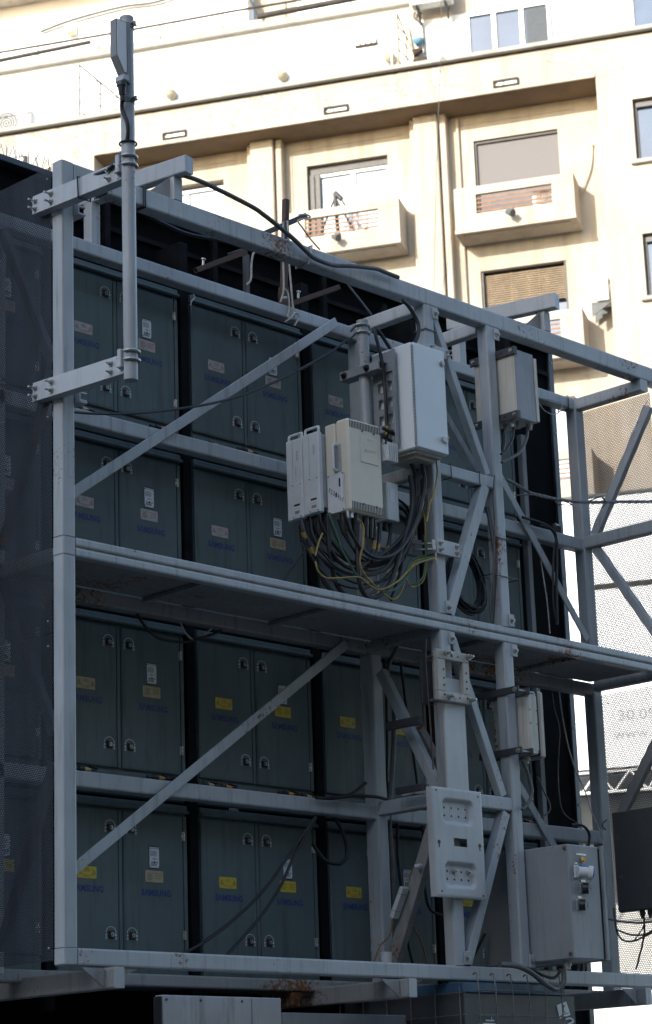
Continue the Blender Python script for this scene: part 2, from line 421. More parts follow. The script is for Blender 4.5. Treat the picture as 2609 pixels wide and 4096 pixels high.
for u in (-8.05, -4.22):
    pl = bpart('pilaster', G().box(u, u+.54, .52, RW, -BZ, 0, .02), 'plaster')
    bpart('pilaster_edge', G().box(u+.58, u+.72, .60, RW, -BZ, 0, .02).box(u-.12, u-.003, .68, RW, -BZ, 0, .01), 'plaster', pl)
for b in bays:                             # raised border line round each upper window
    bpart('border', G().box(b-.36, b+2.28, RW-.022, RW, -.23, -.205).box(b-.36, b-.335, RW-.02, RW, -3.0, -.231), 'plaster')
bpart('flashing', G().box(-34, 10, -.03, .0, .858, .885).box(-34, 10, -.002, .35, .851, .884), 'flashing')
bpart('ledge', G().box(-34, 10, -.16, 3.2, .886, .985, .01), 'grey_ledge')
bpart('downpipe', G().tube([(-3.28, .84, -.1), (-3.28, .84, -20)], .035, 8, 1), 'plaster')

def window(u0, u1, z0, z1, y, fr, kind, bars=(.5,)):
    w_ = bpart('window', G().box(u0+.06, u1-.06, y+.06, y+.075, z0+.06, z1-.06), {'dark': 'pane_dark', 'bright': 'pane_bright'}.get(kind, 'pane'))
    f = G().box(u0, u1, y, y+.09, z1-.07, z1-.001).box(u0, u1, y, y+.09, z0+.001, z0+.07).box(u0+.001, u0+.07, y, y+.09, z0+.07, z1-.07).box(u1-.07, u1-.001, y, y+.09, z0+.07, z1-.07)
    for b in bars:
        c = u0+(u1-u0)*b; f.box(c-.05, c+.05, y, y+.09, z0+.07, z1-.07)
    bpart('frame', f, fr, w_); return w_
def curtain(w_, u0, u1, z0, z1, y):
    g = G(); n = 40; vs = []
    for i in range(n+1):
        x = u0+(u1-u0)*i/n; d = .03*math.sin(i*1.9)+.015*math.sin(i*.7)
        vs += [(x, y+d, z0), (x, y+d, z1)]
    g.add(vs, [(2*i, 2*i+2, 2*i+3, 2*i+1) for i in range(n)]); bpart('curtain', g, 'curtain', w_)
# recessed-bay windows
w0 = window(bays[0], bays[0]+1.9, -3.0, -.72, RW+.16, 'frame_white', 'bright')
w1 = window(bays[1], bays[1]+1.9, -3.0, -.82, RW+.16, 'frame_white', 'bright', (.55,))
bpart('shutter_box', G().box(bays[1], bays[1]+1.9, RW+.13, RW+.3, -.82, -.641), 'frame_dark', w1)
bpart('dark_jamb', G().box(bays[1]+.002, bays[1]+.14, RW+.10, RW+.155, -3.0, -.83).box(bays[1]+.16, bays[1]+.27, RW+.115, RW+.155, -3.0, -.83), 'frame_dark', w1)
sh = bpart('roller_shutter', G().box(bays[2]+.05, bays[2]+1.9, RW+.12, RW+.16, -3.0, -.70), 'shutter')
bpart('frame', G().box(bays[2], bays[2]+1.9, RW+.06, RW+.2, -.70, -.641).box(bays[2]+.0, bays[2]+.05, RW+.06, RW+.2, -3.0, -.701), 'frame_dark', sh)
wb = window(bays[2], bays[2]+1.9, -3.0-FL, -.64-FL, RW+.22, 'frame_dark', 'pane')
bl = G()
for i in range(15):
    z = -.72-FL-.05*i
    bl.add([(bays[2]+.05, RW+.14, z-.018), (bays[2]+1.84, RW+.14, z-.018), (bays[2]+1.84, RW+.165, z+.016), (bays[2]+.05, RW+.165, z+.016)], [(0, 1, 2, 3)])
    bl.box(bays[2]+.05, bays[2]+1.84, RW+.139, RW+.152, z-.024, z-.014)
for u in (.05, .62, 1.24, 1.80): bl.box(bays[2]+u, bays[2]+u+.03, RW+.168, RW+.178, -1.47-FL, -.68-FL)
bpart('blind', bl, 'blind_slat', wb)
bpart('frame_outer', G().box(bays[2], bays[2]+.05, RW+.04, RW+.2, -3.0-FL, -.66-FL).box(bays[2]+1.85, bays[2]+1.9, RW+.04, RW+.2, -3.0-FL, -.66-FL).box(bays[2], bays[2]+1.9, RW+.04, RW+.2, -.66-FL, -.641-FL), 'frame_dark', wb)
wc = window(bays[2], bays[2]+1.9, -3.0-2*FL, -.64-2*FL, RW+.2, 'frame_white', 'bright', ())
for k in range(7):                         # the other bays of the recess
    for j, u in enumerate(bays):
        if (k == 0) or (j == 2 and k < 3) or -3.0-FL*k < -BZ: continue
        window(u, u+1.9, -3.0-FL*k, -.64-FL*k, RW+.18, 'frame_dark' if (k+j) % 2 else 'frame_white', 'bright' if (k+j) % 3 else 'pane', (.5,))
# plain wall windows to the right
for k in range(6):
    for u in (.75, 4.2):
        if k > 3 and u > 2: continue
        w_ = window(u, u+1.6, -2.06-FL*k, -.64-FL*k, .12, 'frame_dark', 'pane', (.55,))
        bpart('shutter_box', G().box(u+.06, u+1.54, .09, .2, -.80-FL*k, -.70-FL*k), 'shutter', w_)
        bpart('sill', G().box(u-.11, u+1.7, -.10, .2, -2.16-FL*k, -2.062-FL*k, .01), 'grey_ledge', w_)
        bpart('reveal', G().box(u+.02, u+1.58, .5, .52, -2.05-FL*k, -.65-FL*k), 'flashing', w_)
w_ = window(-15.3, -13.7, -2.06, -.64, .12, 'frame_dark', 'pane', (.5,))
# balconies
def balcony(u, k, full=True):
    z = -FL*k; u1 = u+2.64; y0 = .12
    g = G().box(u, u1, y0, y0+.10, z-2.25, z-2.06, .006)
    g.box(u, u+.48, y0+.001, y0+.1, z-2.70, z-2.251).box(u1-.48, u1, y0+.001, y0+.1, z-2.70, z-2.251)
    g.box(u, u1, y0+.001, y0+.1, z-3.02, z-2.701).box(u-.012, u1+.012, y0-.014, RW, z-3.12, z-3.021, .006)
    g.box(u, u+.1, y0+.101, RW-.001, z-3.02, z-2.06, .004).box(u1-.1, u1, y0+.101, RW-.001, z-3.02, z-2.06, .004)
    b = bpart('balcony', g, 'plaster')
    for i in range(4):
        bpart('rail', G().box(u+.481, u1-.481, y0+.03, y0+.045, z-2.345-.1*i-.016, z-2.345-.1*i+.016), 'wood_slat', b)
    bpart('rail_post', G().box(u+.75, u+.765, y0+.046, y0+.06, z-2.70, z-2.251).box(u1-.75, u1-.735, y0+.046, y0+.06, z-2.70, z-2.251), 'wood_slat', b)
    bpart('underside_recess', G().box(u+.14, u1-.14, y0+.12, RW-.08, z-3.135, z-3.1201), 'plaster', b)
    return b
for k in range(6):
    for u in (-3.29, -7.17, -11.06): balcony(u, k)
def floodlamp(u, k, label):
    z = -FL*k-2.86
    g = G().box(u-.06, u+.06, .06, .119, z+.06, z+.16).tube([(u, .06, z+.1), (u+.01, -.02, z+.06), (u+.02, -.06, z)], .018, 6, 3)
    g.cyl((u-.06, -.05, z+.03), (u+.09, -.14, z-.06), .05, .085, 12)
    g.box(u-.04, u+.1, -.1, -.02, z-.02, z+.06, .01)
    bthing('floodlamp', g, 'rail_metal', label, 'lamp', None)
floodlamp(-2.05, 0, 'small grey floodlamp on the balcony under the closed roller shutter')
floodlamp(-5.95, 0, 'small grey floodlamp on the balcony with the folded easel')
# drying easel on the left balcony
g = G()
for a, b, r in (((-6.02, .5, -2.98), (-6.08, .5, -1.56), .045), ((-6.62, .45, -2.98), (-6.10, .5, -1.72), .022), ((-5.45, .55, -2.98), (-6.06, .5, -1.72), .026), ((-6.08, .5, -1.56), (-5.93, .5, -1.74), .055), ((-5.93, .5, -1.76), (-5.80, .52, -1.98), .02)):
    g.cyl(a, b, r, n=8)
g.cyl((-5.40, .5, -2.50), (-5.33, .5, -2.64), .045, n=10)
bthing('folded_easel', g, 'frame_dark', 'dark folded easel standing on the balcony before the bright window', 'easel')
def ac_unit(name, u, y, z, wd, ht, dp, label, bracket=True, ang=0):
    g = G().box(0, wd, 0, dp, 0, ht, .015, 0)
    c = (wd*.42, 0, ht*.5); R0 = min(wd*.36, ht*.42)
    g.cyl((c[0], -.001, c[2]), (c[0], -.012, c[2]), R0*1.04, n=28, mi=1)
    for rr in (.95, .75, .55, .35, .15):
        pts = [(c[0]+R0*rr*math.cos(t), -.018, c[2]+R0*rr*math.sin(t)) for t in [2*math.pi*i/24 for i in range(25)]]
        g.tube(pts, .007, 5, 1, 0)
    for i in range(5): g.box(wd*.86, wd*.97, -.006, -.001, ht*.2+i*ht*.13, ht*.2+i*ht*.13+ht*.06, 0, 1)
    if bracket:
        for x in (.12*wd, .82*wd): g.box(x, x+.04, -.03, dp+.12, -.045, -.002, 0, 1).prism([(x, dp+.12, -.05), (x, 0, -.05), (x, dp+.12, -.32)], (.025, 0, 0), 1)
    M_ = Matrix.Translation((u, y, z)) @ Matrix.Rotation(ang, 4, 'Z')
    g.v = [tuple(M_ @ Vector(v)) for v in g.v]
    return bthing(name, g, ['ac_white', 'rail_metal'], label, 'air conditioner')
ac_unit('air_conditioner', -1.62, .42, -2.68, .62, .44, .26, 'white air conditioner standing inside the balcony of the shuttered window', False)
ac_unit('air_conditioner', -.09, .30, -4.99, .58, .56, .27, 'white air conditioner seen end-on at the recess corner right of the wooden blind', True, math.radians(90))
ac_unit('air_conditioner', -3.95, -.32, 2.28, .92, .60, .3, 'white air conditioner hung high above the broom corner')
ac_unit('air_conditioner', -15.15, 2.1, 1.85, .95, .75, .3, 'white air conditioner with round fan on the far left terrace wall')
ac_unit('air_conditioner', -9.35, 5.2, 4.35, .55, .62, .3, 'small white air conditioner on the upper terrace beside the beige pier', False)
# slot vents in the cornice
for u, t in ((-9.95, 'left'), (-6.12, 'mid'), (-2.25, 'right')):
    g = G().box(u, u+.57, -.05, -.004, .11, .15, .004, 1).box(u, u+.57, -.05, -.004, .235, .285, .004, 1).box(u, u+.03, -.05, -.004, .151, .234, 0, 1).box(u+.54, u+.57, -.05, -.004, .151, .234, 0, 1)
    g.box(u+.09, u+.52, -.02, -.006, .165, .228, 0, 0); g.box(u+.22, u+.24, -.028, -.021, .165, .228, 0, 1)
    bthing('slot_vent', g, ['frame_white', 'flashing'], {'left': 'dark slot vent in the cornice right behind the antenna pole', 'mid': 'dark slot vent in the cornice above the window with the easel', 'right': 'dark slot vent in the cornice above the closed roller shutter'}[t], 'vent', 'slot vents in the worn cornice')
g = G().box(-13.9, -13.3, -.05, -.004, .08, .26, .004, 1).box(-13.84, -13.38, -.06, -.051, .12, .22, 0, 0)
bthing('slot_vent', g, ['frame_white', 'flashing'], 'slot vent in the cornice behind the bird spikes', 'vent', 'slot vents in the worn cornice')
# terrace storeys above the ledge
bpart('terrace_wall', G().box(-34, -4.1, 2.4, 2.7, .985, 3.72), 'white_wall')
bpart('terrace_coping', G().box(-34, -4.1, 2.25, 2.8, 3.721, 3.90, .01), 'grey_ledge')
bpart('terrace_deck', G().box(-34, -4.1, 2.7, 6.0, 3.5, 3.7), 'grey_ledge')
bpart('upper_wall', G().box(-34, -9.6, 5.6, 6.0, 3.7, 9.0), 'white_wall')
bpart('upper_wall', G().box(-8.4, 10, 6.0, 6.4, 3.7, 9.0), 'white_wall')
bpart('pier', G().box(-9.599, -8.401, 6.1, 6.5, 3.7, 9.0), 'plaster')
bpart('upper_eave', G().box(-34, -9.0, 4.7, 5.599, 7.35, 7.6), 'plaster')
bpart('attic_wall', G().box(-4.1, 10, .2, .5, .985, 2.14), 'white_wall')
bpart('attic_wall_upper', G().box(-4.099, 10, .22, .5, 2.141, 6.5), 'plaster')
bpart('attic_side', G().box(-4.1, -3.95, .501, 3.2, .985, 6.5), 'plaster')
w_ = window(-2.80, -.92, .99, 2.06, .10, 'frame_white', 'pane', (.33, .66))
bpart('insect_screen', G().box(-1.46, -1.0, .095, .105, 1.0, 1.95), 'far_glass', w_)
w_ = window(.84, 2.6, .99, 2.1, .10, 'frame_white', 'pane', (.5,))
w_ = window(-3.75, -3.15, .99, 1.16, .12, 'frame_white', 'pane', (.5,))
# strip windows under the upper terrace
for i in range(3):
    window(-11.75+1.1*i, -10.75+1.1*i, 4.25, 4.75, 5.5, 'frame_white', 'pane', ())
bpart('canopy', G().box(-14.2, -8.8, 4.2, 5.5, 4.95, 5.02), 'plaster')
# railings
g = G()
g.tube([(-34, -.05, 1.32), (-14, -.05, 1.31), (-11.87, -.05, 1.34)], .012, 6, 1)
for u in (-17, -15.4, -13.0, -11.87): g.cyl((u, -.05, .98), (u, -.05, 1.32), .012, n=6)
bthing('terrace_rail', g, 'rail_metal', 'thin green rail along the ledge near the round-fan air conditioner', 'railing')
g = G().tube([(-11.5, -.04, 1.45), (-10.6, -.04, 1.42), (-9, -.04, 1.36), (-7.2, -.04, 1.30), (-5.4, -.04, 1.40), (-4.3, -.04, 1.40)], .008, 6, 2)
for u in (-11.2, -10.3): g.cyl((u, -.04, .98), (u, -.04, 1.42), .02, n=6)
g.cyl((-5.45, -.04, .98), (-5.42, -.04, 1.62), .03, n=6).cyl((-5.42, -.04, 1.6), (-4.85, .1, .99), .02, n=6).cyl((-5.42, -.04, 1.6), (-5.25, .6, 1.0), .012, n=6)
g.cyl((-4.5, -.04, .98), (-4.5, -.04, 1.40), .022, n=6)
bthing('terrace_wire', g, 'ac_white', 'thin white wire rail with leaning strut along the cornice ledge', 'railing')
g = G().tube([(-34, 2.3, 4.30), (-12, 2.3, 4.28), (-8.9, 2.3, 4.32), (-4.1, 2.3, 4.30)], .03, 6, 1)
for i in range(12): g.cyl((-22+1.6*i, 2.3, 3.9), (-22+1.6*i, 2.3, 4.3), .015, n=6)
g.tube([(-8.3, 2.28, 4.05), (-6, 2.28, 4.1), (-4.12, 2.28, 4.12)], .07, 6, 1).tube([(-16, 2.25, 4.0), (-12.6, 2.25, 4.12)], .05, 6, 1)
bthing('upper_rail', g, 'flashing', 'dark rail with bundled cables along the grey parapet of the upper terrace', 'railing')
# round lamps on the terrace wall
for u, z, t in ((-7.75, 2.42, 'in the middle of the white terrace wall'), (-10.55, 2.40, 'just right of the antenna pole'), (-5.1, 2.42, 'beside the yellow gate')):
    g = G().ball((u, 2.30, z), .14, 14, 0, 1).cyl((u, 2.33, z), (u, 2.399, z), .12, n=12, mi=1)
    bthing('wall_lamp', g, ['lamp_globe', 'rail_metal'], 'round globe lamp on the white terrace wall, '+t, 'lamp', 'globe lamps on the terrace wall')
g = G().box(-5.95, -5.42, 2.33, 2.399, 2.86, 3.0, .005, 1)
for i in range(4): g.box(-5.92+.13*i, -5.83+.13*i, 2.32, 2.329, 2.90, 2.975, 0, 0)
bthing('slot_vent', g, ['frame_white', 'flashing'], 'slot vent high in the white terrace wall near the yellow gate', 'vent', 'slot vents in the white terrace wall')
g = G().cyl((-12.35, 2.38, 1.95), (-12.35, 2.36, 1.95), .3, n=20, mi=1)
for i in range(6): g.box(-12.6+.085*i, -12.57+.085*i, 2.33, 2.358, 1.75, 2.15, 0, 0)
bthing('round_grille', g, ['ac_white', 'rail_metal'], 'half-hidden round grille on the terrace wall beside the antenna pole', 'grille')
def gate(u, du, z0, z1, y0, y1, mat, label):
    g = G(); a = Vector((u, y0, 0)); b = Vector((u+du, y1, 0))
    for t in (0, .33, .66, 1):
        p = a.lerp(b, t); g.cyl((p.x, p.y, z0), (p.x, p.y, z1-.75*t*(z1-z0)), .022, n=6)
    for i in range(5):
        z = z0+.08+(z1-z0-.1)*i/4; te = min(1, (z1-z)/(.75*(z1-z0))) if i else 1
        q = a.lerp(b, te); g.cyl((a.x, a.y, z), (q.x, q.y, z), .016, n=6)
    q = a.lerp(b, 1); g.cyl((a.x, a.y, z1), (q.x, q.y, z0+.25*(z1-z0)), .02, n=6)
    bthing('spiked_gate', g, mat, label, 'gate')
gate(-4.32, .22, 1.0, 2.25, -.1, 1.3, 'gate_yellow', 'slanted yellow metal gate closing the terrace beside the brooms')
gate(-11.95, 1.1, 1.0, 2.3, -.1, 1.1, 'rail_metal', 'slanted grey metal gate closing the terrace behind the antenna pole')
g = G().cyl((-4.0, .12, 1.0), (-4.12, .15, 2.0), .02, n=6, mi=0).cyl((-3.98, .08, 1.55), (-3.80, .05, 1.62), .11, .06, 8, 2).cyl((-4.02, .08, 1.3), (-3.82, .05, 1.36), .10, .06, 8, 1).cyl((-4.02, .08, 1.06), (-3.72, .04, 1.10), .10, .07, 8, 1)
bthing('broom_stack', g, ['gate_yellow', 'broom_brown', 'broom_blue'], 'brooms with brown and blue heads leaning at the corner of the ledge', 'broom')
g = G().box(-14.55, -14.3, 5.45, 5.598, 6.2, 6.5, .02, 0).box(-14.53, -14.32, 5.43, 5.449, 6.18, 6.28, .01, 1)
bthing('alarm_box', g, ['ac_white', 'orange_cap'], 'white alarm box with orange lamp under the sagging cable bundle', 'alarm box')
g = G().tube([(-15.3, 5.52, 6.45), (-14.4, 5.5, 6.62), (-13, 5.5, 6.75), (-12, 5.5, 6.72), (-10.9, 5.5, 6.95), (-10.2, 5.5, 6.98), (-9.75, 5.45, 6.8), (-9.5, 5.7, 6.3), (-9.4, 6.0, 5.6)], .035, 6, 4)
bthing('cable_bundle', g, 'rail_metal', 'twisted cable bundle strung across the top white wall', 'cable')
g = G().tube([(-3.96, .16, 2.35), (-3.98, .1, 2.2), (-3.86, .1, 2.05), (-3.80, .14, 1.95), (-3.78, .15, 1.0)], .022, 6, 4)
bthing('condensate_pipe', g, 'rail_metal', 'bent grey pipe dropping from the high air conditioner to the ledge', 'pipe')
g = G().tube([(-.30, .87, -1.2), (-.36, .85, -1.7), (-.55, .84, -2.15), (-.75, .83, -2.6)], .02, 6, 3).ball((-.30, .86, -1.18), .04, 8)
bthing('wall_flex', g, 'plaster', 'loose cable hanging on the recess wall right of the roller shutter', 'cable')
g = G().tube([(-3.25, -.3, 5.5), (-3.28, -.25, 1.2), (-3.35, -.22, .9), (-3.6, -.05, -1.5), (-3.9, .3, -4.6)], .008, 5, 3)
bthing('hanging_wire', g, 'rail_metal', 'thin wire hanging down the pilaster from the roof', 'cable')
# banner in front of the lower storeys
BY = -8.0
bn = thing('banner', 'huge white printed banner with faint grey lettering behind the frame', 'banner', (0, 0, 0), world=False)
bn.matrix_world = BM @ Matrix.Translation((0, BY, 0))
sheet = obj('sheet', G().box(-9, 7, 0, .02, -16.24, -11.62), 'vinyl', bn)
for s_, x, z, wd, ht, b in (('e', .06, -13.75, .25, .26, .0), ('2023', -.03, -15.47, .46, .17, -.012), ('ments', -.08, -15.77, .55, .11, -.012), ('30.09', .76, -15.47, .62, .17, -.005), ('www.', .66, -15.77, .62, .10, -.005)):
    obj('lettering', G().geo(text(s_, wd, ht, b), lambda v, x=x, z=z: (x+v[0], -.004, z+v[1])), 'ink_grey', bn)
rl = G().box(.45, 3.5, -.03, -.005, -13.21, -13.13)
obj('batten', rl, 'flashing', bn)
obj('top_rail', G().cyl((-9, .01, -11.58), (7, .01, -11.58), .04, n=8), 'rail_metal', bn)
# truss and gallery under the banner
g = G().cyl((-6, .1, -16.28), (5, .1, -16.28), .025, n=6).cyl((-6, .1, -16.62), (5, .1, -16.62), .025, n=6)
for i in range(40):
    x = -6+.275*i; g.cyl((x, .1, -16.28 if i % 2 else -16.62), (x+.275, .1, -16.62 if i % 2 else -16.28), .018, n=6)
g.v = [(v[0], v[1]+BY, v[2]) for v in g.v]
bthing('lattice_truss', g, 'frame_white', 'white lattice truss carrying the lower edge of the white banner', 'truss')
g = G().box(-9, 7, -4.4, -3, -16.02, -15.80, .02, 0)
g.box(-9, 7, -3.3, -3, -BZ, -16.021, 0, 1).box(-9, 7, -3.1, -2.9, -15.8, -14.6, 0, 2)
for i in range(40): g.box(-9+.4*i, -9+.4*i+.05, -3.2, -3.101, -15.8, -14.7, 0, 0)
bthing('gallery', g, ['grey_ledge', 'white_wall', 'rail_metal'], 'low white annexe with grey ledge and slatted screen below the banner', 'annexe')

# ================================================================== SCREEN FRAME
FR = thing('screen_gantry', 'grey painted box-section steel frame with deck, carrying cabinets and boxes', 'gantry', (2.5, .3, 2.39))
def part(name, g, mats='steel', parent=None): return obj(name, g, mats, parent or FR)
def subp(name, g, mats, parent):
    o = obj(name, g, mats); o.parent = parent; return o
def X(x0, x1, y0, y1, z0, z1, r=.008): return G().bar(((x0+x1)/2, (y0+y1)/2, z0), ((x0+x1)/2, (y0+y1)/2, z1), y1-y0, x1-x0, (1, 0, 0), r)
def vpost(x0, x1, y0, y1, z0, z1, m='steel', r=.010): return part('post', G().bar(((x0+x1)/2, (y0+y1)/2, z0), ((x0+x1)/2, (y0+y1)/2, z1), y1-y0, x1-x0, (1, 0, 0), r), m)
def xbeam(x0, x1, y0, y1, z0, z1, m='steel', r=.010, name='beam'): return part(name, G().bar((x0, (y0+y1)/2, (z0+z1)/2), (x1, (y0+y1)/2, (z0+z1)/2), y1-y0, z1-z0, (0, 0, 1), r), m)
def ybeam(x0, x1, y0, y1, z0, z1, m='steel', r=.010, name='cross_beam'): return part(name, G().bar(((x0+x1)/2, y0, (z0+z1)/2), ((x0+x1)/2, y1, (z0+z1)/2), x1-x0, z1-z0, (0, 0, 1), r), m)
# front plane
vpost(0, .08, 0, .08, 2.588, 4.484); vpost(0, .08, 0, .08, 4.582, 6.573)
part('post_head', G().box(0, .081, 0, .081, 4.485, 4.581, .006), 'steel'); part('post_foot', G().box(-.001, .08, -.001, .08, 2.506, 2.587, .006), 'steel')
xbeam(.082, 5.38, 0, .08, 2.506, 2.587, 'steel_rusty')
xbeam(.082, 5.38, 0, .06, 4.537, 4.582, 'steel_rusty'); xbeam(.082, 5.38, -.004, .06, 4.484, 4.528, 'steel_rusty')
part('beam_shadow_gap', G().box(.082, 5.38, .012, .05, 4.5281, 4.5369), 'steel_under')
xbeam(.082, 5.38, 0, .09, 6.470, 6.575, 'steel_rusty')
vpost(2.79, 2.87, 0, .08, 4.583, 6.469); vpost(3.36, 3.44, 0, .08, 4.583, 6.469)
vpost(2.79, 2.88, 0, .08, 2.588, 4.483); vpost(3.36, 3.445, 0, .08, 2.588, 4.483)
part('wide_plate', G().box(2.772, 2.955, -.02, -.001, 3.40, 4.20, .004), 'steel_clean')
xbeam(2.871, 3.359, .005, .075, 5.425, 5.50); xbeam(2.881, 3.359, .005, .075, 3.482, 3.562)
vpost(5.30, 5.38, 0, .08, 2.588, 4.483); vpost(5.30, 5.38, 0, .08, 4.583, 6.469)
# inner plane
YI = .55
xbeam(0, 5.02, YI, YI+.08, 6.387, 6.467); xbeam(0, 5.02, YI, YI+.08, 5.405, 5.490); xbeam(0, 5.02, YI, YI+.08, 3.458, 3.543)
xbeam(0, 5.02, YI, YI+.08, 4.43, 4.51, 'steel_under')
vpost(.0, .08, YI, YI+.08, 2.51, 6.386); vpost(2.79, 2.875, YI-.012, YI+.09, 2.51, 4.429); vpost(2.79, 2.875, YI-.012, YI+.09, 4.585, 6.50)
vpost(4.93, 5.02, YI-.006, YI+.08, 2.51, 4.45); vpost(4.93, 5.02, YI-.006, YI+.08, 4.583, 6.476)
xbeam(0, 5.02, YI+.02, YI+.1, 2.47, 2.535, 'steel_under')
# cross beams front to back
ybeam(2.80, 2.87, .091, YI-.013, 6.44, 6.522); ybeam(3.365, 3.435, .091, YI, 6.44, 6.522)
ybeam(2.795, 2.865, .081, YI-.013, 3.48, 3.56); ybeam(2.795, 2.865, .081, YI-.013, 5.425, 5.5)
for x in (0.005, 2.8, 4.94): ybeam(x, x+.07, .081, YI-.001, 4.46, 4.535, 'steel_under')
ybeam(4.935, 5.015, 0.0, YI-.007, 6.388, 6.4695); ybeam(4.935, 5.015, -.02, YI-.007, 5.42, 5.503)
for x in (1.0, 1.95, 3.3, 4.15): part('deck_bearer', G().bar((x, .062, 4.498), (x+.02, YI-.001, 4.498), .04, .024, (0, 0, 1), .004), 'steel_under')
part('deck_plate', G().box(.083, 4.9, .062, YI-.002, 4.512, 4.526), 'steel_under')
# short stools on top and slanted cantilevers
for (xa, xb) in (((.82, .70)), ((3.985, 3.79))):
    p0, p1 = Vector((xa, -.075, 6.758)), Vector((xb, .66, 6.758))
    c = part('cantilever', G().bar(p0, p1, .068, .10, (0, 0, 1), .008), 'steel')
    subp('end_plate', G().bar(p0+(p0-p1).normalized()*.004, p0, .066, .098, (0, 0, 1), .004), 'steel', c)
    part('stool', G().bar((xa-.008, .035, 6.576), (xa-.008, .035, 6.707), .065, .068, (0, 1, 0), .006), 'steel')
    part('stool', G().bar((xb+.005, YI+.04, 6.468), (xb+.005, YI+.04, 6.707), .065, .068, (0, 1, 0), .006), 'steel')
    part('gusset', G().prism([(xa-.045, .03, 6.70), (xa-.045, .03, 6.578), (xa-.20, .03, 6.578)], (0, .01, 0)), 'steel_under')
# braces
def brace(a, b, wd, th, m='steel', up=None):
    a, b = Vector(a), Vector(b); d = (b-a).normalized()
    return part('brace', G().bar(a, b, wd, th, up or (0, 1, 0), .004), m)
brace((.47, .532, 4.975), (2.585, .532, 6.452), .058, .012); brace((.47, .532, 3.01), (2.565, .532, 4.46), .058, .012)
brace((4.04, .532, 5.79), (4.88, .532, 4.79), .055, .012); brace((4.0, .532, 3.86), (4.44, .532, 3.36), .055, .012)
brace((2.885, .035, 6.42), (3.315, .035, 5.51), .048, .05); brace((3.28, .035, 5.43), (2.895, .035, 4.59), .07, .06)
brace((2.88, .16, 6.12), (3.34, .12, 5.54), .045, .05)
brace((2.915, .035, 4.45), (3.30, .035, 3.57), .055, .05); brace((3.31, .035, 3.47), (2.905, .035, 2.60), .06, .06)
brace((2.83, .50, 4.32), (2.83, .10, 3.57), .06, .05, up=(1, 0, 0)); brace((2.83, .10, 3.47), (2.83, .52, 2.6), .08, .05, 'steel_under', (1, 0, 0))
brace((2.90, .3, 3.98), (3.34, .3, 3.40), .05, .05, 'steel_under')
brace((4.985, .49, 5.505), (4.985, -.02, 6.28), .06, .045, up=(1, 0, 0)); brace((4.985, .49, 5.42), (4.985, .05, 4.75), .055, .045, up=(1, 0, 0))
brace((4.985, .44, 3.62), (4.985, .10, 4.08), .065, .045, 'steel_under', (1, 0, 0))
for i, z in enumerate((2.62, 3.62, 4.62, 5.5)):
    brace((.04, .12 if i % 2 else .53, z), (.04, .53 if i % 2 else .12, z+.85), .05, .04, 'mid_tin', (1, 0, 0))
# bolted cleats at post ends
def cleat(x, z, up):
    c = part('cleat', G().box(x, x+.05, -.008, -.0005, z, z+.075, .003), 'steel')
    subp('bolt', G().hexnut((x+.025, -.008, z+.036), (0, -1, 0), .012, .016, tail=.006), 'bolt', c)
for x in (2.845, 3.415): cleat(x, 4.586, 1)
for x in (2.862, 3.428): cleat(x, 4.405, 0); 
for x in (2.855, 3.425): cleat(x, 2.592, 1); cleat(x, 6.39, 0)
# transverse bearers below the frame
for x0, y1 in ((.20, 1.6), (2.26, 1.6), (4.36, 1.6)):
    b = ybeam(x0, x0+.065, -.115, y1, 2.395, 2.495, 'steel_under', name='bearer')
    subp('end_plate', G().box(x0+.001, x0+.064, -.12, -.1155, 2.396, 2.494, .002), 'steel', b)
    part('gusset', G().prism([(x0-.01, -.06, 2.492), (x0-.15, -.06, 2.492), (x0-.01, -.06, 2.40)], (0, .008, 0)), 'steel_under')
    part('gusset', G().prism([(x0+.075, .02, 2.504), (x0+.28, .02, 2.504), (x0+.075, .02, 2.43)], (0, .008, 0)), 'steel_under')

# ---------------------------------------------------------------- perforated side sheets
for nm, x, y0, y1, mt, lb in (('l', -.004, .078, .66, 'perforated_steel', 'dark perforated steel sheet closing the end of the frame beside the antenna'),
                              ('r', 5.03, 0.0, .56, 'perforated_steel_open', 'perforated steel sheet at the far end of the frame, banner lettering showing through')):
    pp = thing('perforated_sheet', lb, 'metal sheet', (x, (y0+y1)/2, 2.53), world=True)
    for z0, z1 in ((2.53, 4.1), (4.104, 5.27), (5.274, 6.555)) if nm == 'l' else ((2.6, 4.44), (4.585, 6.39)):
        s_ = obj('sheet', G().box(x-.0012, x+.0012, y0, y1, z0, z1), mt, pp)
        for y in (y0+.03, y1-.05):
            for z in (z0+.06, z1-.06): subp('screw', G().ball((x-.003, y, z), .006, 8), 'bolt', s_)

# ---------------------------------------------------------------- black back of the screen
SC = thing('screen_housing', 'black back skin of the large screen behind the grey cabinets', 'screen', (2.4, 1.0, 2.3))
obj('skin', G().box(-.45, 5.235, 1.0, 1.08, 2.3, 6.98), 'black_skin', SC)
obj('edge_flange', G().box(5.236, 5.288, .98, 1.10, 2.3, 7.02, .004), 'black_trim', SC)
obj('top_flange', G().box(-.5, 5.235, .93, 1.12, 6.981, 7.02, .004), 'black_trim', SC)
for i in range(9): obj('rivet', G().ball((5.262, .978, 2.75+.52*i), .007, 8), 'bolt', SC)
obj('angle_iron', G().box(4.60, 4.64, .76, .765, 2.4, 6.2).box(4.60, 4.605, .766, .80, 2.4, 6.2), 'grey_tin', SC)
obj('mullion', G().box(4.53, 4.595, .80, .98, 2.35, 6.9, .004), 'black_post', SC)
for i in range(4):
    obj('mullion', G().box(1.502+1.006*(i-1), 1.567+1.006*(i-1), .745, .96, 2.35, 6.75, .004), 'black_post', SC)
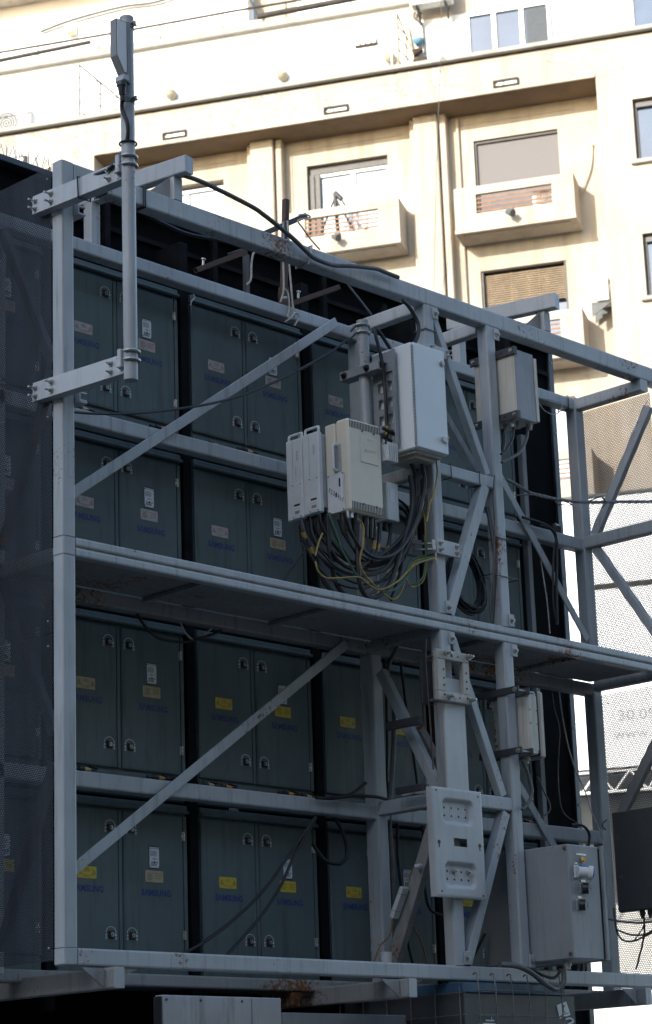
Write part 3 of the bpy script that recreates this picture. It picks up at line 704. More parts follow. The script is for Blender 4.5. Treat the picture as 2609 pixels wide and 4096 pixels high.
for x in (1.1, 1.95, 2.9, 3.9): obj('stay', G().box(x, x+.04, .93, .97, 6.45, 6.95, .004), 'black_post', SC)
for k, z in enumerate((6.62, 6.8)): obj('stay', G().box(.1, 5.2, .975, .999, z, z+.03), 'black_post', SC)
obj('stay', G().bar((3.2, .95, 6.5), (3.5, .95, 6.9), .03, .03), 'black_post', SC)
obj('bracket', G().box(4.55, 4.6, .70, .76, 5.46, 5.56).bar((4.6, .72, 5.52), (4.85, .72, 5.54), .03, .03, hollow=.004), 'rust_bar', SC)
# bird spikes on the black top edge
sp = G()
for i in range(26):
    x = -.35+.16*i*.5
    for a in (-.5, -.15, .2, .55): sp.cyl((x, 1.02, 7.02), (x+a*.09, 1.02+random.uniform(-.03, .03), 7.02+.11), .0019, n=4, caps=False)
sp.box(-.4, 1.8, 1.0, 1.03, 7.0205, 7.026)
single('bird_spikes', sp, 'bolt', 'strip of thin wire bird spikes along the black top edge', 'bird spikes')

# ---------------------------------------------------------------- screen cabinets with double doors
HC = .985
def lock_mesh():
    g = G().box(-.019, .019, -.012, 0, -.019, .019, .003, 0).cyl((0, -.012, 0), (0, -.016, 0), .011, n=14, mi=2).cyl((0, -.016, 0), (0, -.0165, 0), .0085, n=12, mi=0)
    g.box(-.0025, .0025, -.0185, -.0166, -.006, .006, 0, 2)
    vs = []; n = 14
    for i in range(n+1):
        a = math.radians(5+170*i/n)
        for r in (.0318, .0352): vs.append((r*math.cos(a), -.0012, .012+r*math.sin(a)*.85))
    g.add(vs, [(2*i, 2*i+1, 2*i+3, 2*i+2) for i in range(n)], 1)
    g.add([(.029, -.0012, .018), (.038, -.0012, .018), (.0335, -.0012, .008)], [(0, 1, 2)], 1); g.add([(-.029, -.0012, .018), (-.038, -.0012, .018), (-.0335, -.0012, .008)], [(0, 2, 1)], 1)
    for sx in (-1, 1):
        cx = sx*.033
        g.add([(cx-.006, -.0012, -.006), (cx+.006, -.0012, -.006), (cx+.006, -.0012, .002), (cx-.006, -.0012, .002)], [(0, 1, 2, 3)], 1)
        g.add([(cx-.004+(.004 if sx < 0 else 0), -.0012, .002), (cx+.004, -.0012, .002), (cx+.004, -.0012, .006), (cx-.004, -.0012, .006)], [(0, 1, 2, 3)], 1)
        v2 = []; 
        for i in range(17):
            a = 2*math.pi*i/16
            for r in (.0055, .0078): v2.append((cx+r*math.cos(a), -.0012, -.017+r*math.sin(a)))
        g.add(v2, [(2*i, 2*i+1, 2*i+3, 2*i+2) for i in range(16)], 1)
        g.box(cx-.0012, cx+.0012, -.0018, -.0011, -.021, -.013, 0, 1)
    return g.mesh('lock', ['black_plastic', 'ink_white', 'hinge'])
LOCK = lock_mesh()
def hinge_mesh():
    g = G().box(-.013, .012, -.006, 0, -.024, .024, .002).cyl((0, -.008, -.024), (0, -.008, .024), .005, n=8)
    for z in (-.014, .014):
        for x in (-.008, .008): g.cyl((x, -.006, z), (x, -.009, z), .0035, n=8, mi=1)
    return g.mesh('hinge', ['hinge', 'bolt_dark'])
HINGE = hinge_mesh()
def lg(vf, x, z, y=-.0025): return vf, (lambda v: (x+v[0], y, z+v[1]))
def logo_mesh():
    g = G().geo(text('S\u039bMSUNG', .205, .037, .034), lambda v: (v[0], -.001, v[1])); return g.mesh('logo', 'ink_blue')
LOGO = logo_mesh()
def plate_mesh(kind, mat):
    g = G()
    if kind == 'warn':
        W_, H_ = .13, .062; g.box(0, W_, -.002, 0, 0, H_, .0008, 0)
        for cx in (.018, .112):
            g.add([(cx-.013, -.0026, .022), (cx+.013, -.0026, .022), (cx, -.0026, .046)], [(0, 1, 2)], 1)
            g.add([(cx-.0095, -.003, .0242), (cx+.0095, -.003, .0242), (cx, -.003, .0415)], [(0, 1, 2)], 0)
            g.add([(cx-.001, -.0034, .026), (cx+.001, -.0034, .026), (cx+.0014, -.0034, .036), (cx-.0014, -.0034, .036)], [(0, 1, 2, 3)], 1)
        for i, (t, wd) in enumerate((('WARNING', .022), ('SHOCK HAZARD', .038), ('DO NOT OPEN', .036))): g.geo(text(t, wd, .0042, .01), lambda v, i=i, wd=wd: (.065-wd/2+v[0], -.0026, .049-.0075*i+v[1]), 1)
        for i, (t, wd) in enumerate((('AVIS RISQUE DE CHOC ELECTRIQUE', .086), ('NE PAS OUVRIR', .04))): g.geo(text(t, wd, .0042, .01), lambda v, i=i, wd=wd: (.065-wd/2+v[0], -.0026, .0145-.0075*i+v[1]), 1)
    elif kind == 'info':
        W_, H_ = .128, .062; g.box(0, W_, -.002, 0, 0, H_, .0008, 0)
        for i in range(6): g.box(.012+.004*(i % 2), .055-.005*(i % 3), -.0026, -.0021, .047-.0068*i, .0485-.0068*i, 0, 1)
        for i in range(4): g.box(.07+.003*(i % 2), .118-.006*(i % 2), -.0026, -.0021, .047-.009*i, .0485-.009*i, 0, 1)
    else:
        W_, H_ = .075, .108; g.box(0, W_, -.0015, 0, -.008, H_+.008, .0005, 2).box(.003, W_-.003, -.0025, -.0016, 0, H_, .0005, 0)
        g.geo(text('SAMSUNG OUTDOOR', .056, .005, .02), lambda v: (.008+v[0], -.003, .099+v[1]), 1)
        for i in range(5): g.box(.008, .05+.006*(i % 2), -.0029, -.0026, .086-.006*i, .0882-.006*i, 0, 1)
        g.geo(text('CE', .02, .010, .02), lambda v: (.024+v[0], -.003, .042+v[1]), 1); g.geo(text('UK', .008, .006, .02), lambda v: (.05+v[0], -.003, .044+v[1]), 1)
        g.add([(.014, -.003, .024), (.026, -.003, .024), (.020, -.003, .034)], [(0, 1, 2)], 1).add([(.052, -.003, .024), (.064, -.003, .024), (.058, -.003, .034)], [(0, 1, 2)], 1)
        g.box(.03, .047, -.003, -.0026, .024, .033, 0, 1)
        for i in range(3): g.box(.012, .055, -.003, -.0026, .009+.005*i, .0115+.005*i, 0, 1)
    for x in (.006, W_-.006):
        for z in (.006, H_-.006): g.cyl((x, -.0025, z), (x, -.0045, z), .0028, n=8, mi=2)
    return g.mesh(kind+'_plate', [mat, 'ink_black', 'dark_tin' if kind == 'data' else 'bolt'])
WARN = {m: plate_mesh('warn', m) for m in ('plate_rose', 'plate_tan', 'plate_yellow')}
INFO = {m: plate_mesh('info', m) for m in ('plate_rose', 'plate_tan', 'plate_yellow')}
DATA = plate_mesh('data', 'plate_white')
BODY = G().box(0, .905, .014, .2, .004, HC, .003).mesh('body', 'door_paint')
LEDGE = G().box(-.002, .907, -.026, .014, HC-.052, HC-.034, .005).box(0, .905, -.006, .0135, HC-.034, HC-.004, .003).mesh('drip_ledge', 'door_paint')
LOWER = G().box(.002, .903, .002, .0135, .008, .138, .004).mesh('lower_panel', 'door_paint')
def door_mesh(x0, x1):
    g = G().box(x0, x1, -.004, .0135, .150, HC-.062, .005); g.box(x0+.012, x1-.012, -.0055, -.0039, .162, HC-.074, .001); return g.mesh('door', 'door_paint')
DL, DR = door_mesh(.003, .411), door_mesh(.446, .872)
STRIP = G().box(.416, .441, .0, .0135, .150, HC-.062, .002).mesh('jamb', 'door_paint'); STRIP2 = G().box(.877, .903, -.002, .0135, .15, HC-.062, .002).mesh('jamb', 'door_paint')
rows = ('bottom row', 'row under the deck', 'row above the deck', 'top row')
cols = ('behind the perforated end sheet', 'next to the corner post', 'second from the corner post', 'behind the radio pole', 'beside the black screen edge')
plate_of = {(1, 3): ('plate_rose', 'plate_rose'), (2, 3): ('plate_rose', 'plate_rose'), (3, 3): ('plate_rose', 'plate_rose'), (4, 3): ('plate_rose', 'plate_rose'),
            (1, 2): ('plate_rose', 'plate_rose'), (2, 2): ('plate_rose', 'plate_tan'), (3, 2): ('plate_tan', 'plate_tan'), (4, 2): ('plate_tan', 'plate_tan'),
            (1, 1): ('plate_tan', 'plate_tan'), (2, 1): ('plate_yellow', 'plate_yellow'), (3, 1): ('plate_yellow', 'plate_yellow'), (4, 1): ('plate_yellow', 'plate_yellow')}
pcol = {'plate_rose': 'pinkish', 'plate_tan': 'tan', 'plate_yellow': 'yellow'}
def sub(name, me, parent, loc): 
    o = bpy.data.objects.new(name, me); COL.objects.link(o); o.parent = parent; o.location = loc; return o
for c in range(5):
    for r in range(4):
        wcol, icol = plate_of.get((c, r), ('plate_yellow', 'plate_tan' if c == 1 else 'plate_yellow') if r == 0 else ('plate_rose', 'plate_rose'))
        adj = pcol[wcol] if wcol == icol else pcol[wcol]+' and '+pcol[icol]
        t = thing('screen_cabinet', 'grey cabinet with %s plates, %s, %s' % (adj, rows[r], cols[c]) if c else 'grey double-door cabinet, %s, %s' % (rows[r], cols[c]), 'cabinet',
                  (.577+1.006*(c-1), .75, 3.46+.995*r-HC), 'double-door cabinets of the screen', world=False)
        sub('body', BODY, t, (0, 0, 0)); sub('drip_ledge', LEDGE, t, (0, 0, 0)); sub('lower_panel', LOWER, t, (0, 0, 0)); sub('jamb', STRIP, t, (0, 0, 0)); sub('jamb', STRIP2, t, (0, 0, 0))
        dl = sub('door', DL, t, (0, 0, 0)); dr = sub('door', DR, t, (0, 0, 0))
        for d, lx in ((dl, .353), (dr, .498)):
            for lz in (HC-.161, HC-.715): sub('lock', LOCK, d, (lx, -.0056, lz))
        sub('logo', LOGO, dl, (.098, -.0056, HC-.503)); sub('logo', LOGO, dr, (.568, -.0056, HC-.503))
        sub('warning_plate', WARN[wcol], dl, (.127, -.0056, HC-.434)); sub('info_plate', INFO[icol], dr, (.594, -.0056, HC-.43)); sub('data_plate', DATA, dr, (.622, -.0056, HC-.352))
        for hz in (HC-.172, HC-.700): sub('hinge', HINGE, dr, (.872, -.0035, hz))
single('marking', G().geo(text('MPN', .07, .018), lambda v: (1.79+v[0], .7355, 3.452+v[1])), 'ink_white', 'small white letters on the lower cabinet edge above the bottom row', 'marking')
# orange-capped connectors resting on the inner beams
for z, xs in ((5.492, (.62, 1.18, 1.62, 1.85, 2.30, 4.30)), (3.545, (.62, 1.13, 1.25, 1.52, 1.65, 2.12, 2.28, 3.1, 4.25))):
    for i, x in enumerate(xs):
        y = .60+.02*math.sin(x*9); t = thing('cable_connector', 'orange-capped plug lying on the %s inner beam' % ('upper' if z > 5 else 'lower'), 'connector', (x, y, z), 'orange-capped plugs on the %s inner beam' % ('upper' if z > 5 else 'lower'))
        obj('plug', G().cyl((x-.035, y, z+.016), (x, y, z+.014), .013, n=10).cyl((x-.075, y, z+.014), (x-.035, y, z+.016), .009, n=8), 'black_plastic', t)
        obj('cap', G().cyl((x+.001, y, z+.014), (x+.03, y-.004, z+.014), .013, .010, n=10).cyl((x+.03, y-.004, z+.014), (x+.042, y-.006, z+.014), .006, n=8), 'orange_cap' if i % 3 else 'tan_cap', t)
        obj('tail', G().tube([(x+.042, y-.006, z+.014), (x+.08, y-.01, z+.012), (x+.11, y+.03, z+.03), (x+.12, y+.1, z+.05)], .005, 6, 3), 'cable_black', t)
# ================================================================== ANTENNA ON ITS POLE
PX, PY = -.075, -.598
def bolt(t, p, d, r, th, tail=0, mat='bolt'): return obj('bolt', G().hexnut(p, d, r, th, tail=tail), mat, t)
pole = single('antenna_pole', G().cyl((PX, PY, 5.205), (PX, PY, 7.10), .034, n=24).cyl((PX, PY, 7.10), (PX, PY, 7.113), .036, n=24).cyl((PX, PY, 7.113), (PX, PY, 7.118), .030, n=24), 'galvanised', 'tall galvanised pole clamped to the corner post by two channel arms', 'pole')
def arm(z, lab):
    t = thing('channel_arm', lab, 'bracket', (-.05, 0, z), 'channel arms holding the antenna pole')
    a, b = Vector((-.052, .165, z+.018)), Vector((-.045, -.54, z-.008))
    ch = obj('channel', G().bar(a, b, .008, .10, (0, 0, 1), .002).bar(a+Vector((.03, 0, .046)), b+Vector((.03, 0, .046)), .06, .008, (0, 0, 1), .002).bar(a+Vector((.03, 0, -.046)), b+Vector((.03, 0, -.046)), .06, .008, (0, 0, 1), .002), 'zinc_arm', t)
    for y, dz in ((.145, .022), (.145, -.022), (.02, .022), (.02, -.022)):
        bolt(t, (-.057, y, z+dz+.014), (-1, 0, 0), .011, .016, .028)
    for y in (-.425, -.505):
        for dz in (.022, -.022): bolt(t, (-.055, y, z+dz-.006), (-1, 0, 0), .010, .016, .016)
    for y in (.145, .02):
        for dz in (.02, -.02): obj('threaded_rod', G().cyl((-.048, y, z+dz), (.17, y, z+dz), .007, n=8), 'bolt', t)
    obj('back_channel', G().box(.085, .093, -.03, .19, z-.05, z+.05, .002).box(.094, .135, -.03, .19, z-.05, z-.043).box(.094, .135, -.03, .19, z+.043, z+.05), 'zinc_arm', t)
    for dz in (.022, -.022):
        pts = [(PX+.042*math.cos(q), PY+.042*math.sin(q), z+dz) for q in [math.radians(d) for d in range(60, -200, -20)]]
        obj('u_bolt', G().tube(pts, .008, 8, 2), 'bolt', t)
    obj('saddle', G().box(PX-.035, PX+.045, PY+.035, PY+.062, z-.05, z+.045, .004), 'zinc_arm', t)
arm(6.335, 'upper zinc channel arm bolted across the top of the corner post'); arm(5.325, 'lower zinc channel arm bolted across the middle of the corner post')
an = thing('panel_antenna', 'grey wedge-shaped panel antenna strapped to the top of the pole', 'antenna', (-.17, -.6, 6.73))
# slim wedge-bottomed radome, seen nearly edge on
prof = [(-.200, 7.045), (-.200, 6.845), (-.150, 6.757), (-.132, 6.757), (-.132, 7.045)]
obj('radome', G().prism([(x, -.662, z) for x, z in prof], (0, .045, 0)), 'antenna_grey', an)
obj('face', G().prism([(x, -.6665, z) for x, z in [(-.195, 7.038), (-.195, 6.848), (-.150, 6.77), (-.138, 6.77), (-.138, 7.038)]], (0, .004, 0)), 'radio_white', an)
obj('back_rail', G().box(-.1315, -.108, -.668, -.606, 6.715, 7.045, .004), 'antenna_grey', an)
obj('foot', G().box(-.165, -.125, -.672, -.606, 6.722, 6.7565, .005), 'radio_fins', an)
obj('connector', G().cyl((-.148, -.64, 6.722), (-.148, -.64, 6.70), .026, n=14).cyl((-.148, -.64, 6.70), (-.145, -.64, 6.655), .022, .017, n=14).cyl((-.145, -.64, 6.655), (-.142, -.638, 6.625), .013, n=12), 'black_plastic', an)
for z in (7.06, 6.655):
    s_ = G()
    for i in range(24):
        a0 = 2*math.pi*i/24; a1 = 2*math.pi*(i+1)/24
        s_.add([(PX+.0365*math.cos(a), PY+.0365*math.sin(a), z+dz) for a in (a0, a1) for dz in (-.013, .013)], [(0, 2, 3, 1)])
    s_.box(PX-.005, PX+.005, PY-.065, PY-.036, z-.012, z+.012).cyl((PX-.02, PY-.05, z), (PX+.02, PY-.05, z), .006, n=6)
    obj('strap', s_, 'bolt_dark', an)

# ================================================================== SECOND POLE AND RADIO UNITS
QX, QY = 2.68, .405
OUT = Vector((-.24, -.2185, -.0975)); OUTB = []          # the pole and its radios stand outboard of the inner post
qp = single('short_pole', G().cyl((QX, QY, 4.75), (QX, QY, 6.425), .034, n=24), 'galvanised', 'short galvanised pole behind the white cabinet, carrying the radio units', 'pole')
OUTB.append(qp)
t = thing('pole_clamp', 'angle clamp with U-bolts fixing the short pole to the inner post', 'clamp', (2.6, .38, 6.23))
obj('angle', G().bar((2.50, .262, 6.272), (2.795, .545, 6.295), .008, .085, (0, 0, 1), .002).bar((2.515, .235, 6.315), (2.80, .51, 6.335), .05, .007, (0, 0, 1), .002), 'zinc_arm', t)
for dz in (6.25, 6.295): obj('u_bolt', G().tube([(2.52, .24, dz)]+[(2.44+.042*math.cos(q), .187+.042*math.sin(q), dz) for q in [math.radians(d) for d in range(40, -220, -20)]]+[(2.45, .29, dz)], .008, 8, 2), 'bolt', t)
t = thing('yoke_clamp', 'grey clamp bar with two black slot bolts round the short pole', 'clamp', (2.64, .4, 6.07)); OUTB.append(t)
obj('bar', G().box(2.625, 2.64, .245, .555, 6.075, 6.128, .003).box(2.641, 2.70, .245, .555, 6.122, 6.128).box(2.641, 2.70, .245, .555, 6.075, 6.081).box(2.70, 2.73, .20, .30, 6.07, 6.135, .003), 'grey_tin', t)
obj('slot_bolt', G().cyl((2.624, .515, 6.10), (2.618, .515, 6.10), .02, n=16).cyl((2.618, .515, 6.10), (2.60, .515, 6.10), .009, n=8).cyl((2.624, .335, 6.10), (2.618, .335, 6.10), .02, n=16).cyl((2.618, .335, 6.10), (2.60, .335, 6.10), .009, n=8), 'black_plastic', t)
# slotted rail plate between pole and white cabinet
t = thing('slotted_plate', 'grey slotted mounting plate between the pole and the white cabinet', 'mounting plate', (2.735, .3, 5.6)); OUTB.append(t)
gg = G()
ys = [.195, .225, .265, .295, .335, .372]; zs_ = [5.62, 5.66, 5.72, 5.76, 5.82, 5.86, 5.92, 5.96, 6.02, 6.06, 6.20]
for i in range(5):
    for j in range(10):
        if i in (1, 3) and j % 2 == 1 and j < 9: continue
        gg.box(2.715, 2.722, ys[i], ys[i+1], zs_[j], zs_[j+1])
gg.box(2.69, 2.714, .188, .1945, 5.62, 6.20)
obj('plate', gg, 'grey_tin', t)
# light grey cabinet
t = thing('equipment_cabinet', 'clean light-grey cabinet with hinged door and two round latches', 'cabinet', (2.64, .02, 5.49))
bx = obj('body', G().box(2.502, 2.786, -.125, .185, 5.487, 6.128, .006), 'light_tin', t)
dr_ = obj('door', G().box(2.508, 2.782, -.142, -.1265, 5.49, 6.125, .005), 'light_tin', t)
h = G().cyl((2.503, -.135, 5.50), (2.503, -.135, 6.11), .0045, n=8)
for i in range(28): h.box(2.4975, 2.5085, -.141, -.129, 5.505+.0215*i, 5.524+.0215*i, .001)
subp('hinge', h, 'grey_tin', dr_)
for z, dx in ((6.045, 0), (5.575, -.02)):
    l_ = G().cyl((2.752, -.142, z), (2.752, -.150, z), .0185, n=20).cyl((2.752, -.150, z), (2.752, -.156, z), .014, n=20).box(2.750, 2.754, -.158, -.1561, z-.008, z+.008)
    if dx: l_.cyl((2.752+dx, -.150, z-.001), (2.752+dx, -.160, z-.001), .0175, n=20)
    l_.geo(text('6', .006, .010), lambda v, z=z: (2.758+v[0], -.1425, z-.038+v[1]))
    subp('latch', l_, 'bolt', dr_)
obj('gland_plate', G().box(2.53, 2.76, -.10, .16, 5.470, 5.4865).box(2.56, 2.74, -.07, .10, 5.452, 5.4695), 'stainless', t)
t = thing('post_bracket', 'zinc channel bracket bolted to the post at the top of the light-grey cabinet', 'bracket', (2.85, 0, 6.14))
obj('channel', G().box(2.788, 2.96, -.028, -.012, 6.145, 6.21, .002), 'zinc_arm', t)
for x in (2.80, 2.945):
    for z in (6.163, 6.192): bolt(t, (x, -.028, z), (0, -1, 0), .010, .014, .02)
t = thing('post_bracket', 'zinc channel bracket with four bolts on the post beside the yellow wires', 'bracket', (2.85, 0, 4.92))
obj('channel', G().box(2.765, 2.965, -.03, -.012, 4.925, 5.012, .002), 'zinc_arm', t)
obj('long_channel', G().box(2.40, 2.785, .10, .108, 4.93, 5.03, .002).box(2.40, 2.785, .1085, .14, 5.022, 5.03).box(2.40, 2.785, .1085, .14, 4.93, 4.938), 'steel_under', t)
for x in (2.795, 2.94):
    for z in (4.95, 4.988): bolt(t, (x, -.03, z), (0, -1, 0), .011, .015, .012)
for z in (4.95, 4.985): obj('threaded_rod', G().cyl((2.772, -.02, z), (2.70, .10, z+.01), .007, n=8), 'bolt', t)
obj('lug', G().box(2.725, 2.755, -.03, -.022, 4.94, 5.0, .001), 'bolt', t); obj('threaded_rod', G().cyl((2.76, -.02, 4.93), (2.762, -.02, 4.86), .005, n=8), 'bolt', t)
# cream radio unit
t = thing('radio_unit', 'cream radio unit with louvred front, carry handle and scribbled number', 'radio unit', (2.44, .3, 5.15)); OUTB.append(t)
C0, C1, D0, D1, Z0, Z1 = 2.300, 2.585, .205, .385, 5.150, 5.705
obj('shroud', G().box(C0+.002, C1, D0, D0+.10, Z0+.01, Z1, .014), 'radio_cream', t)
obj('chassis', G().box(C0, C1-.004, D0+.101, D1, Z0+.025, Z1-.012, .008), 'radio_cream', t)
lv = G()
for z0, z1, n_ in ((Z1-.055, Z1-.012, 20), (Z0+.022, Z0+.068, 20)):
    for i in range(n_):
        x = C0+.02+i*(C1-C0-.04)/(n_-1); lv.box(x-.0032, x+.0032, D0-.0012, D0+.003, z0, z1)
obj('louvre', lv, 'frame_dark', t)
bd = obj('badge_panel', G().box(C0+.10, C0+.245, D0-.004, D0-.0005, 5.46, 5.615, .0015).box(C0+.155, C0+.19, D0-.0055, D0-.0041, 5.60, 5.611, 0, 0), 'radio_cream', t)
lt = G().geo(text('HUAWEI', .062, .014, .01), lambda v: (C0+.158+v[0], D0-.0048, 5.527+v[1]))
for i in range(8):
    a = math.radians(200-27*i-10); cx, cz = C0+.142, 5.527
    lt.add([(cx, D0-.0048, cz), (cx+.011*math.cos(a-.16), D0-.0048, cz+.013*math.sin(a-.16)), (cx+.014*math.cos(a), D0-.0048, cz+.016*math.sin(a)), (cx+.011*math.cos(a+.16), D0-.0048, cz+.013*math.sin(a+.16))], [(0, 1, 2, 3)])
subp('emblem', lt, 'ink_faint', bd)
hd = obj('handle_recess', G().box(C0-.002, C0+.0015, D0+.055, D0+.11, 5.40, 5.56, .001), 'radio_fins', t)
subp('handle', G().tube([(C0-.003, D0+.085, 5.555), (C0-.03, D0+.085, 5.55), (C0-.035, D0+.085, 5.53), (C0-.035, D0+.085, 5.43), (C0-.03, D0+.085, 5.41), (C0-.003, D0+.085, 5.405)], .0085, 8, 3), 'radio_white', hd)
cv = obj('side_cover', G().box(C0-.006, C0-.001, D0+.035, D0+.165, 5.165, 5.395, .002), 'radio_white', t)
mk = G()
for a, s_ in enumerate('0231957'):
    mk.geo(text(s_, .012, .026), lambda v, a=a: (C0-.0075, D0+.155-.0165*a-(v[0]+.1*v[1]), 5.292-.0125*a+v[1]*1.0))
mk.box(C0-.0075, C0-.0062, D0+.05, D0+.075, 5.31, 5.36)
subp('scribble', mk, 'ink_black', cv)
subp('sticker', G().box(C0-.0078, C0-.0061, D0+.048, D0+.062, 5.24, 5.38), 'plate_white', cv)
sc = G()
for y in (D0+.045, D0+.155):
    for z in (5.175, 5.385): sc.cyl((C0-.006, y, z), (C0-.009, y, z), .0045, n=10)
for x, z in ((C0+.12, Z1-.06), (C0+.215, Z1-.06), (C0+.11, Z0+.064), (C0+.215, Z0+.064)): sc.cyl((x, D0-.0005, z), (x, D0-.006, z), .006, n=10)
obj('screw', sc, 'bolt_dark', t)
pt = G()
for i, (x, y) in enumerate(((2.33, .29), (2.385, .25), (2.43, .30), (2.47, .25), (2.51, .25), (2.555, .27))):
    pt.cyl((x, y, Z0+.012), (x, y, Z0-.035), .018, n=12).cyl((x, y, Z0-.035), (x, y, Z0-.11), .016, .012, n=12)
obj('port_boot', pt, 'black_plastic', t)
pg = G().cyl((2.315, .24, Z0+.02), (2.315, .24, Z0-.025), .008, n=10).cyl((2.34, .232, Z0+.015), (2.34, .232, Z0-.022), .009, n=10)
obj('port_cap', pg, 'plate_white', t)
# pair of slim white radio units
SLIM = []
for i, (y0, y1, dz) in enumerate(((.385, .512, 0), (.252, .380, .006))):
    t = thing('radio_unit', ('slim white radio unit farther from the cream unit, scribbled on its face' if i == 0 else 'slim white radio unit right beside the cream unit, with warning sticker'), 'radio unit', (2.2, (y0+y1)/2, 5.12), 'slim white radio units'); OUTB.append(t)
    za, zb = 5.115+dz, 5.59+dz; t.location = Vector(t.location); BACK = Vector((.14, .1275, .057))
    SLIM.append(t)
    obj('cover', G().box(2.10, 2.135, y0, y1, za, zb, .006), 'radio_white', t)
    obj('seam', G().box(2.0985, 2.0999, (y0+y1)/2+.008, (y0+y1)/2+.0105, za+.02, zb-.01), 'radio_fins', t)
    f_ = G().box(2.1365, 2.21, y0+.004, y1-.004, za+.03, zb-.01, .004)
    for j in range(5): f_.box(2.145+.0135*j, 2.149+.0135*j, y0-.004, y0+.0039, za+.035, zb-.015)
    obj('heat_sink', f_, 'radio_fins', t)
    h_ = G()
    h_.tube([(2.12, y0+.012, zb-.004), (2.12, y0+.012, zb+.026), (2.125, y0+.025, zb+.034), (2.125, y1-.025, zb+.034), (2.12, y1-.012, zb+.026), (2.12, y1-.012, zb-.004)], .008, 8, 3)
    obj('handle', h_, 'radio_white', t)
    ac_ = obj('access_cover', G().box(2.094, 2.0995, y0+.006, y0+.078, za+.004, za+.21, .002), 'radio_white', t)
    s2 = G()
    for y in (y0+.012, y0+.072):
        for z in (za+.012, za+.20): s2.cyl((2.094, y, z), (2.091, y, z), .004, n=8)
    subp('screw', s2, 'bolt_dark', ac_)
    st = G().box(2.0925, 2.0938, y0+.016, y0+.066, za+.022, za+.088, 0, 0).box(2.0915, 2.0924, y0+.018, y0+.064, za+.074, za+.086, 0, 1)
    for q in range(3):
        c_ = y0+.026+.015*q; st.add([(2.0912, c_-.0055, za+.054), (2.0912, c_+.0055, za+.054), (2.0912, c_, za+.066)], [(0, 2, 1)], 2)
    for q in range(3): st.box(2.0915, 2.0924, y0+.022, y0+.06, za+.03+.006*q, za+.033+.006*q, 0, 1)
    subp('sticker', st, ['plate_white', 'ink_black', 'plate_yellow'], ac_)
    ln = G()
    for q in range(5): ln.box(2.0985, 2.0998, y0+.032, y0+.041, zb-.13+.012*q, zb-.122+.012*q)
    obj('indicator_slot', ln, 'radio_fins', t)
    if i == 0:
        sq = G()
        for q, s_ in enumerate('0232'): sq.geo(text(s_, .012, .02), lambda v, q=q: (2.0985, y1-.012-v[0]*.8, 5.37-.022*q+v[1]))
        for q, s_ in enumerate('MINS'): sq.geo(text(s_, .014, .022), lambda v, q=q: (2.0985, y0+.055-v[0]*.8, 5.40-.022*q+v[1]))
        obj('scribble', sq, 'ink_grey', t)
    pt = G()
    for q in range(2): pt.cyl((2.15+.045*q, (y0+y1)/2, za+.03), (2.15+.045*q, (y0+y1)/2, za-.03), .017, n=12).cyl((2.15+.045*q, (y0+y1)/2, za-.03), (2.15+.045*q, (y0+y1)/2, za-.12), .02, .013, n=12)
    obj('port_boot', pt, 'black_plastic', t)
# small rear unit and small splitter
t = thing('combiner_box', 'small white combiner box half hidden behind the cream unit, cables at its side', 'box', (2.75, .38, 5.22)); OUTB.append(t)
obj('body', G().box(2.70, 2.80, .285, .40, 5.19, 5.42, .006), 'radio_white', t)
obj('label', G().box(2.72, 2.765, .2825, .2845, 5.30, 5.38, 0), 'plate_white', t)
k = G()
for z in (5.395, 5.35, 5.31, 5.25, 5.215):
    k.cyl((2.801, .31, z), (2.815, .31, z), .010, n=10)
k.cyl((2.735, .34, 5.19), (2.735, .34, 5.16), .016, n=10).cyl((2.735, .34, 5.16), (2.735, .34, 5.09), .020, .014, n=10).cyl((2.775, .34, 5.19), (2.775, .34, 5.15), .016, n=10)
obj('port', k, 'black_plastic', t)
t = thing('lightning_arrester', 'small pale finned block below the corner of the light-grey cabinet', 'arrester', (2.66, .2, 5.5)); OUTB.append(t)
g = G().box(2.605, 2.70, .19, .27, 5.505, 5.60, .004)
for q in range(5): g.box(2.600, 2.6045, .195+.015*q, .203+.015*q, 5.505, 5.60).box(2.61+.018*q, 2.618+.018*q, .180, .1895, 5.505, 5.615)
obj('body', g, 'radio_white', t)

for o_ in OUTB: o_.location = Vector(o_.location)+OUT
for o_ in SLIM: o_.location = Vector(o_.location)+BACK
# ================================================================== BOXES ON THE SECOND POST
def strut(y0, y1, x0, z, wd=.028):
    g = G().box(x0, x0+.012, y0, y1, z, z+.05, .002)
    for i in range(5): g.box(x0-.001, x0+.0002, y0+.02+(y1-y0-.04)*i/4-.008, y0+.02+(y1-y0-.04)*i/4+.008, z+.018, z+.032, 0, 1)
    g.box(x0+.0121, x0+.03, y0, y0+.004, z, z+.05)
    return g
t = thing('junction_box', 'rust-stained cream and grey junction box on slotted struts high on the second post', 'junction box', (3.56, .03, 5.87))
obj('body', G().box(3.462, 3.64, -.12, .20, 5.868, 6.308, .005), 'cream_tin', t)
obj('front_skin', G().box(3.464, 3.642, -.124, -.1205, 5.87, 6.306, .001), 'grey_tin', t)
obj('lid', G().box(3.648, 3.672, -.13, .205, 5.875, 6.285, .004), 'cream_tin', t)
for z in (6.27, 5.86):
    obj('strut', strut(-.135, .22, 3.447, z), ['dark_tin', 'black_plastic'], t)
for y in (-.11, .19):
    for z in (6.295, 5.885): bolt(t, (3.447, y, z), (-1, 0, 0), .009, .012)
for x, y in ((3.49, -.06), (3.52, .02), (3.545, -.06), (3.62, -.09)): k = G().cyl((x, y, 5.868), (x, y, 5.845), .018, n=6).cyl((x, y, 5.845), (x, y, 5.825), .012, n=10); obj('gland', k, 'radio_fins', t)
t = thing('junction_box', 'cream junction box with screwed lid strapped low on the second post', 'junction box', (3.52, .06, 3.82))
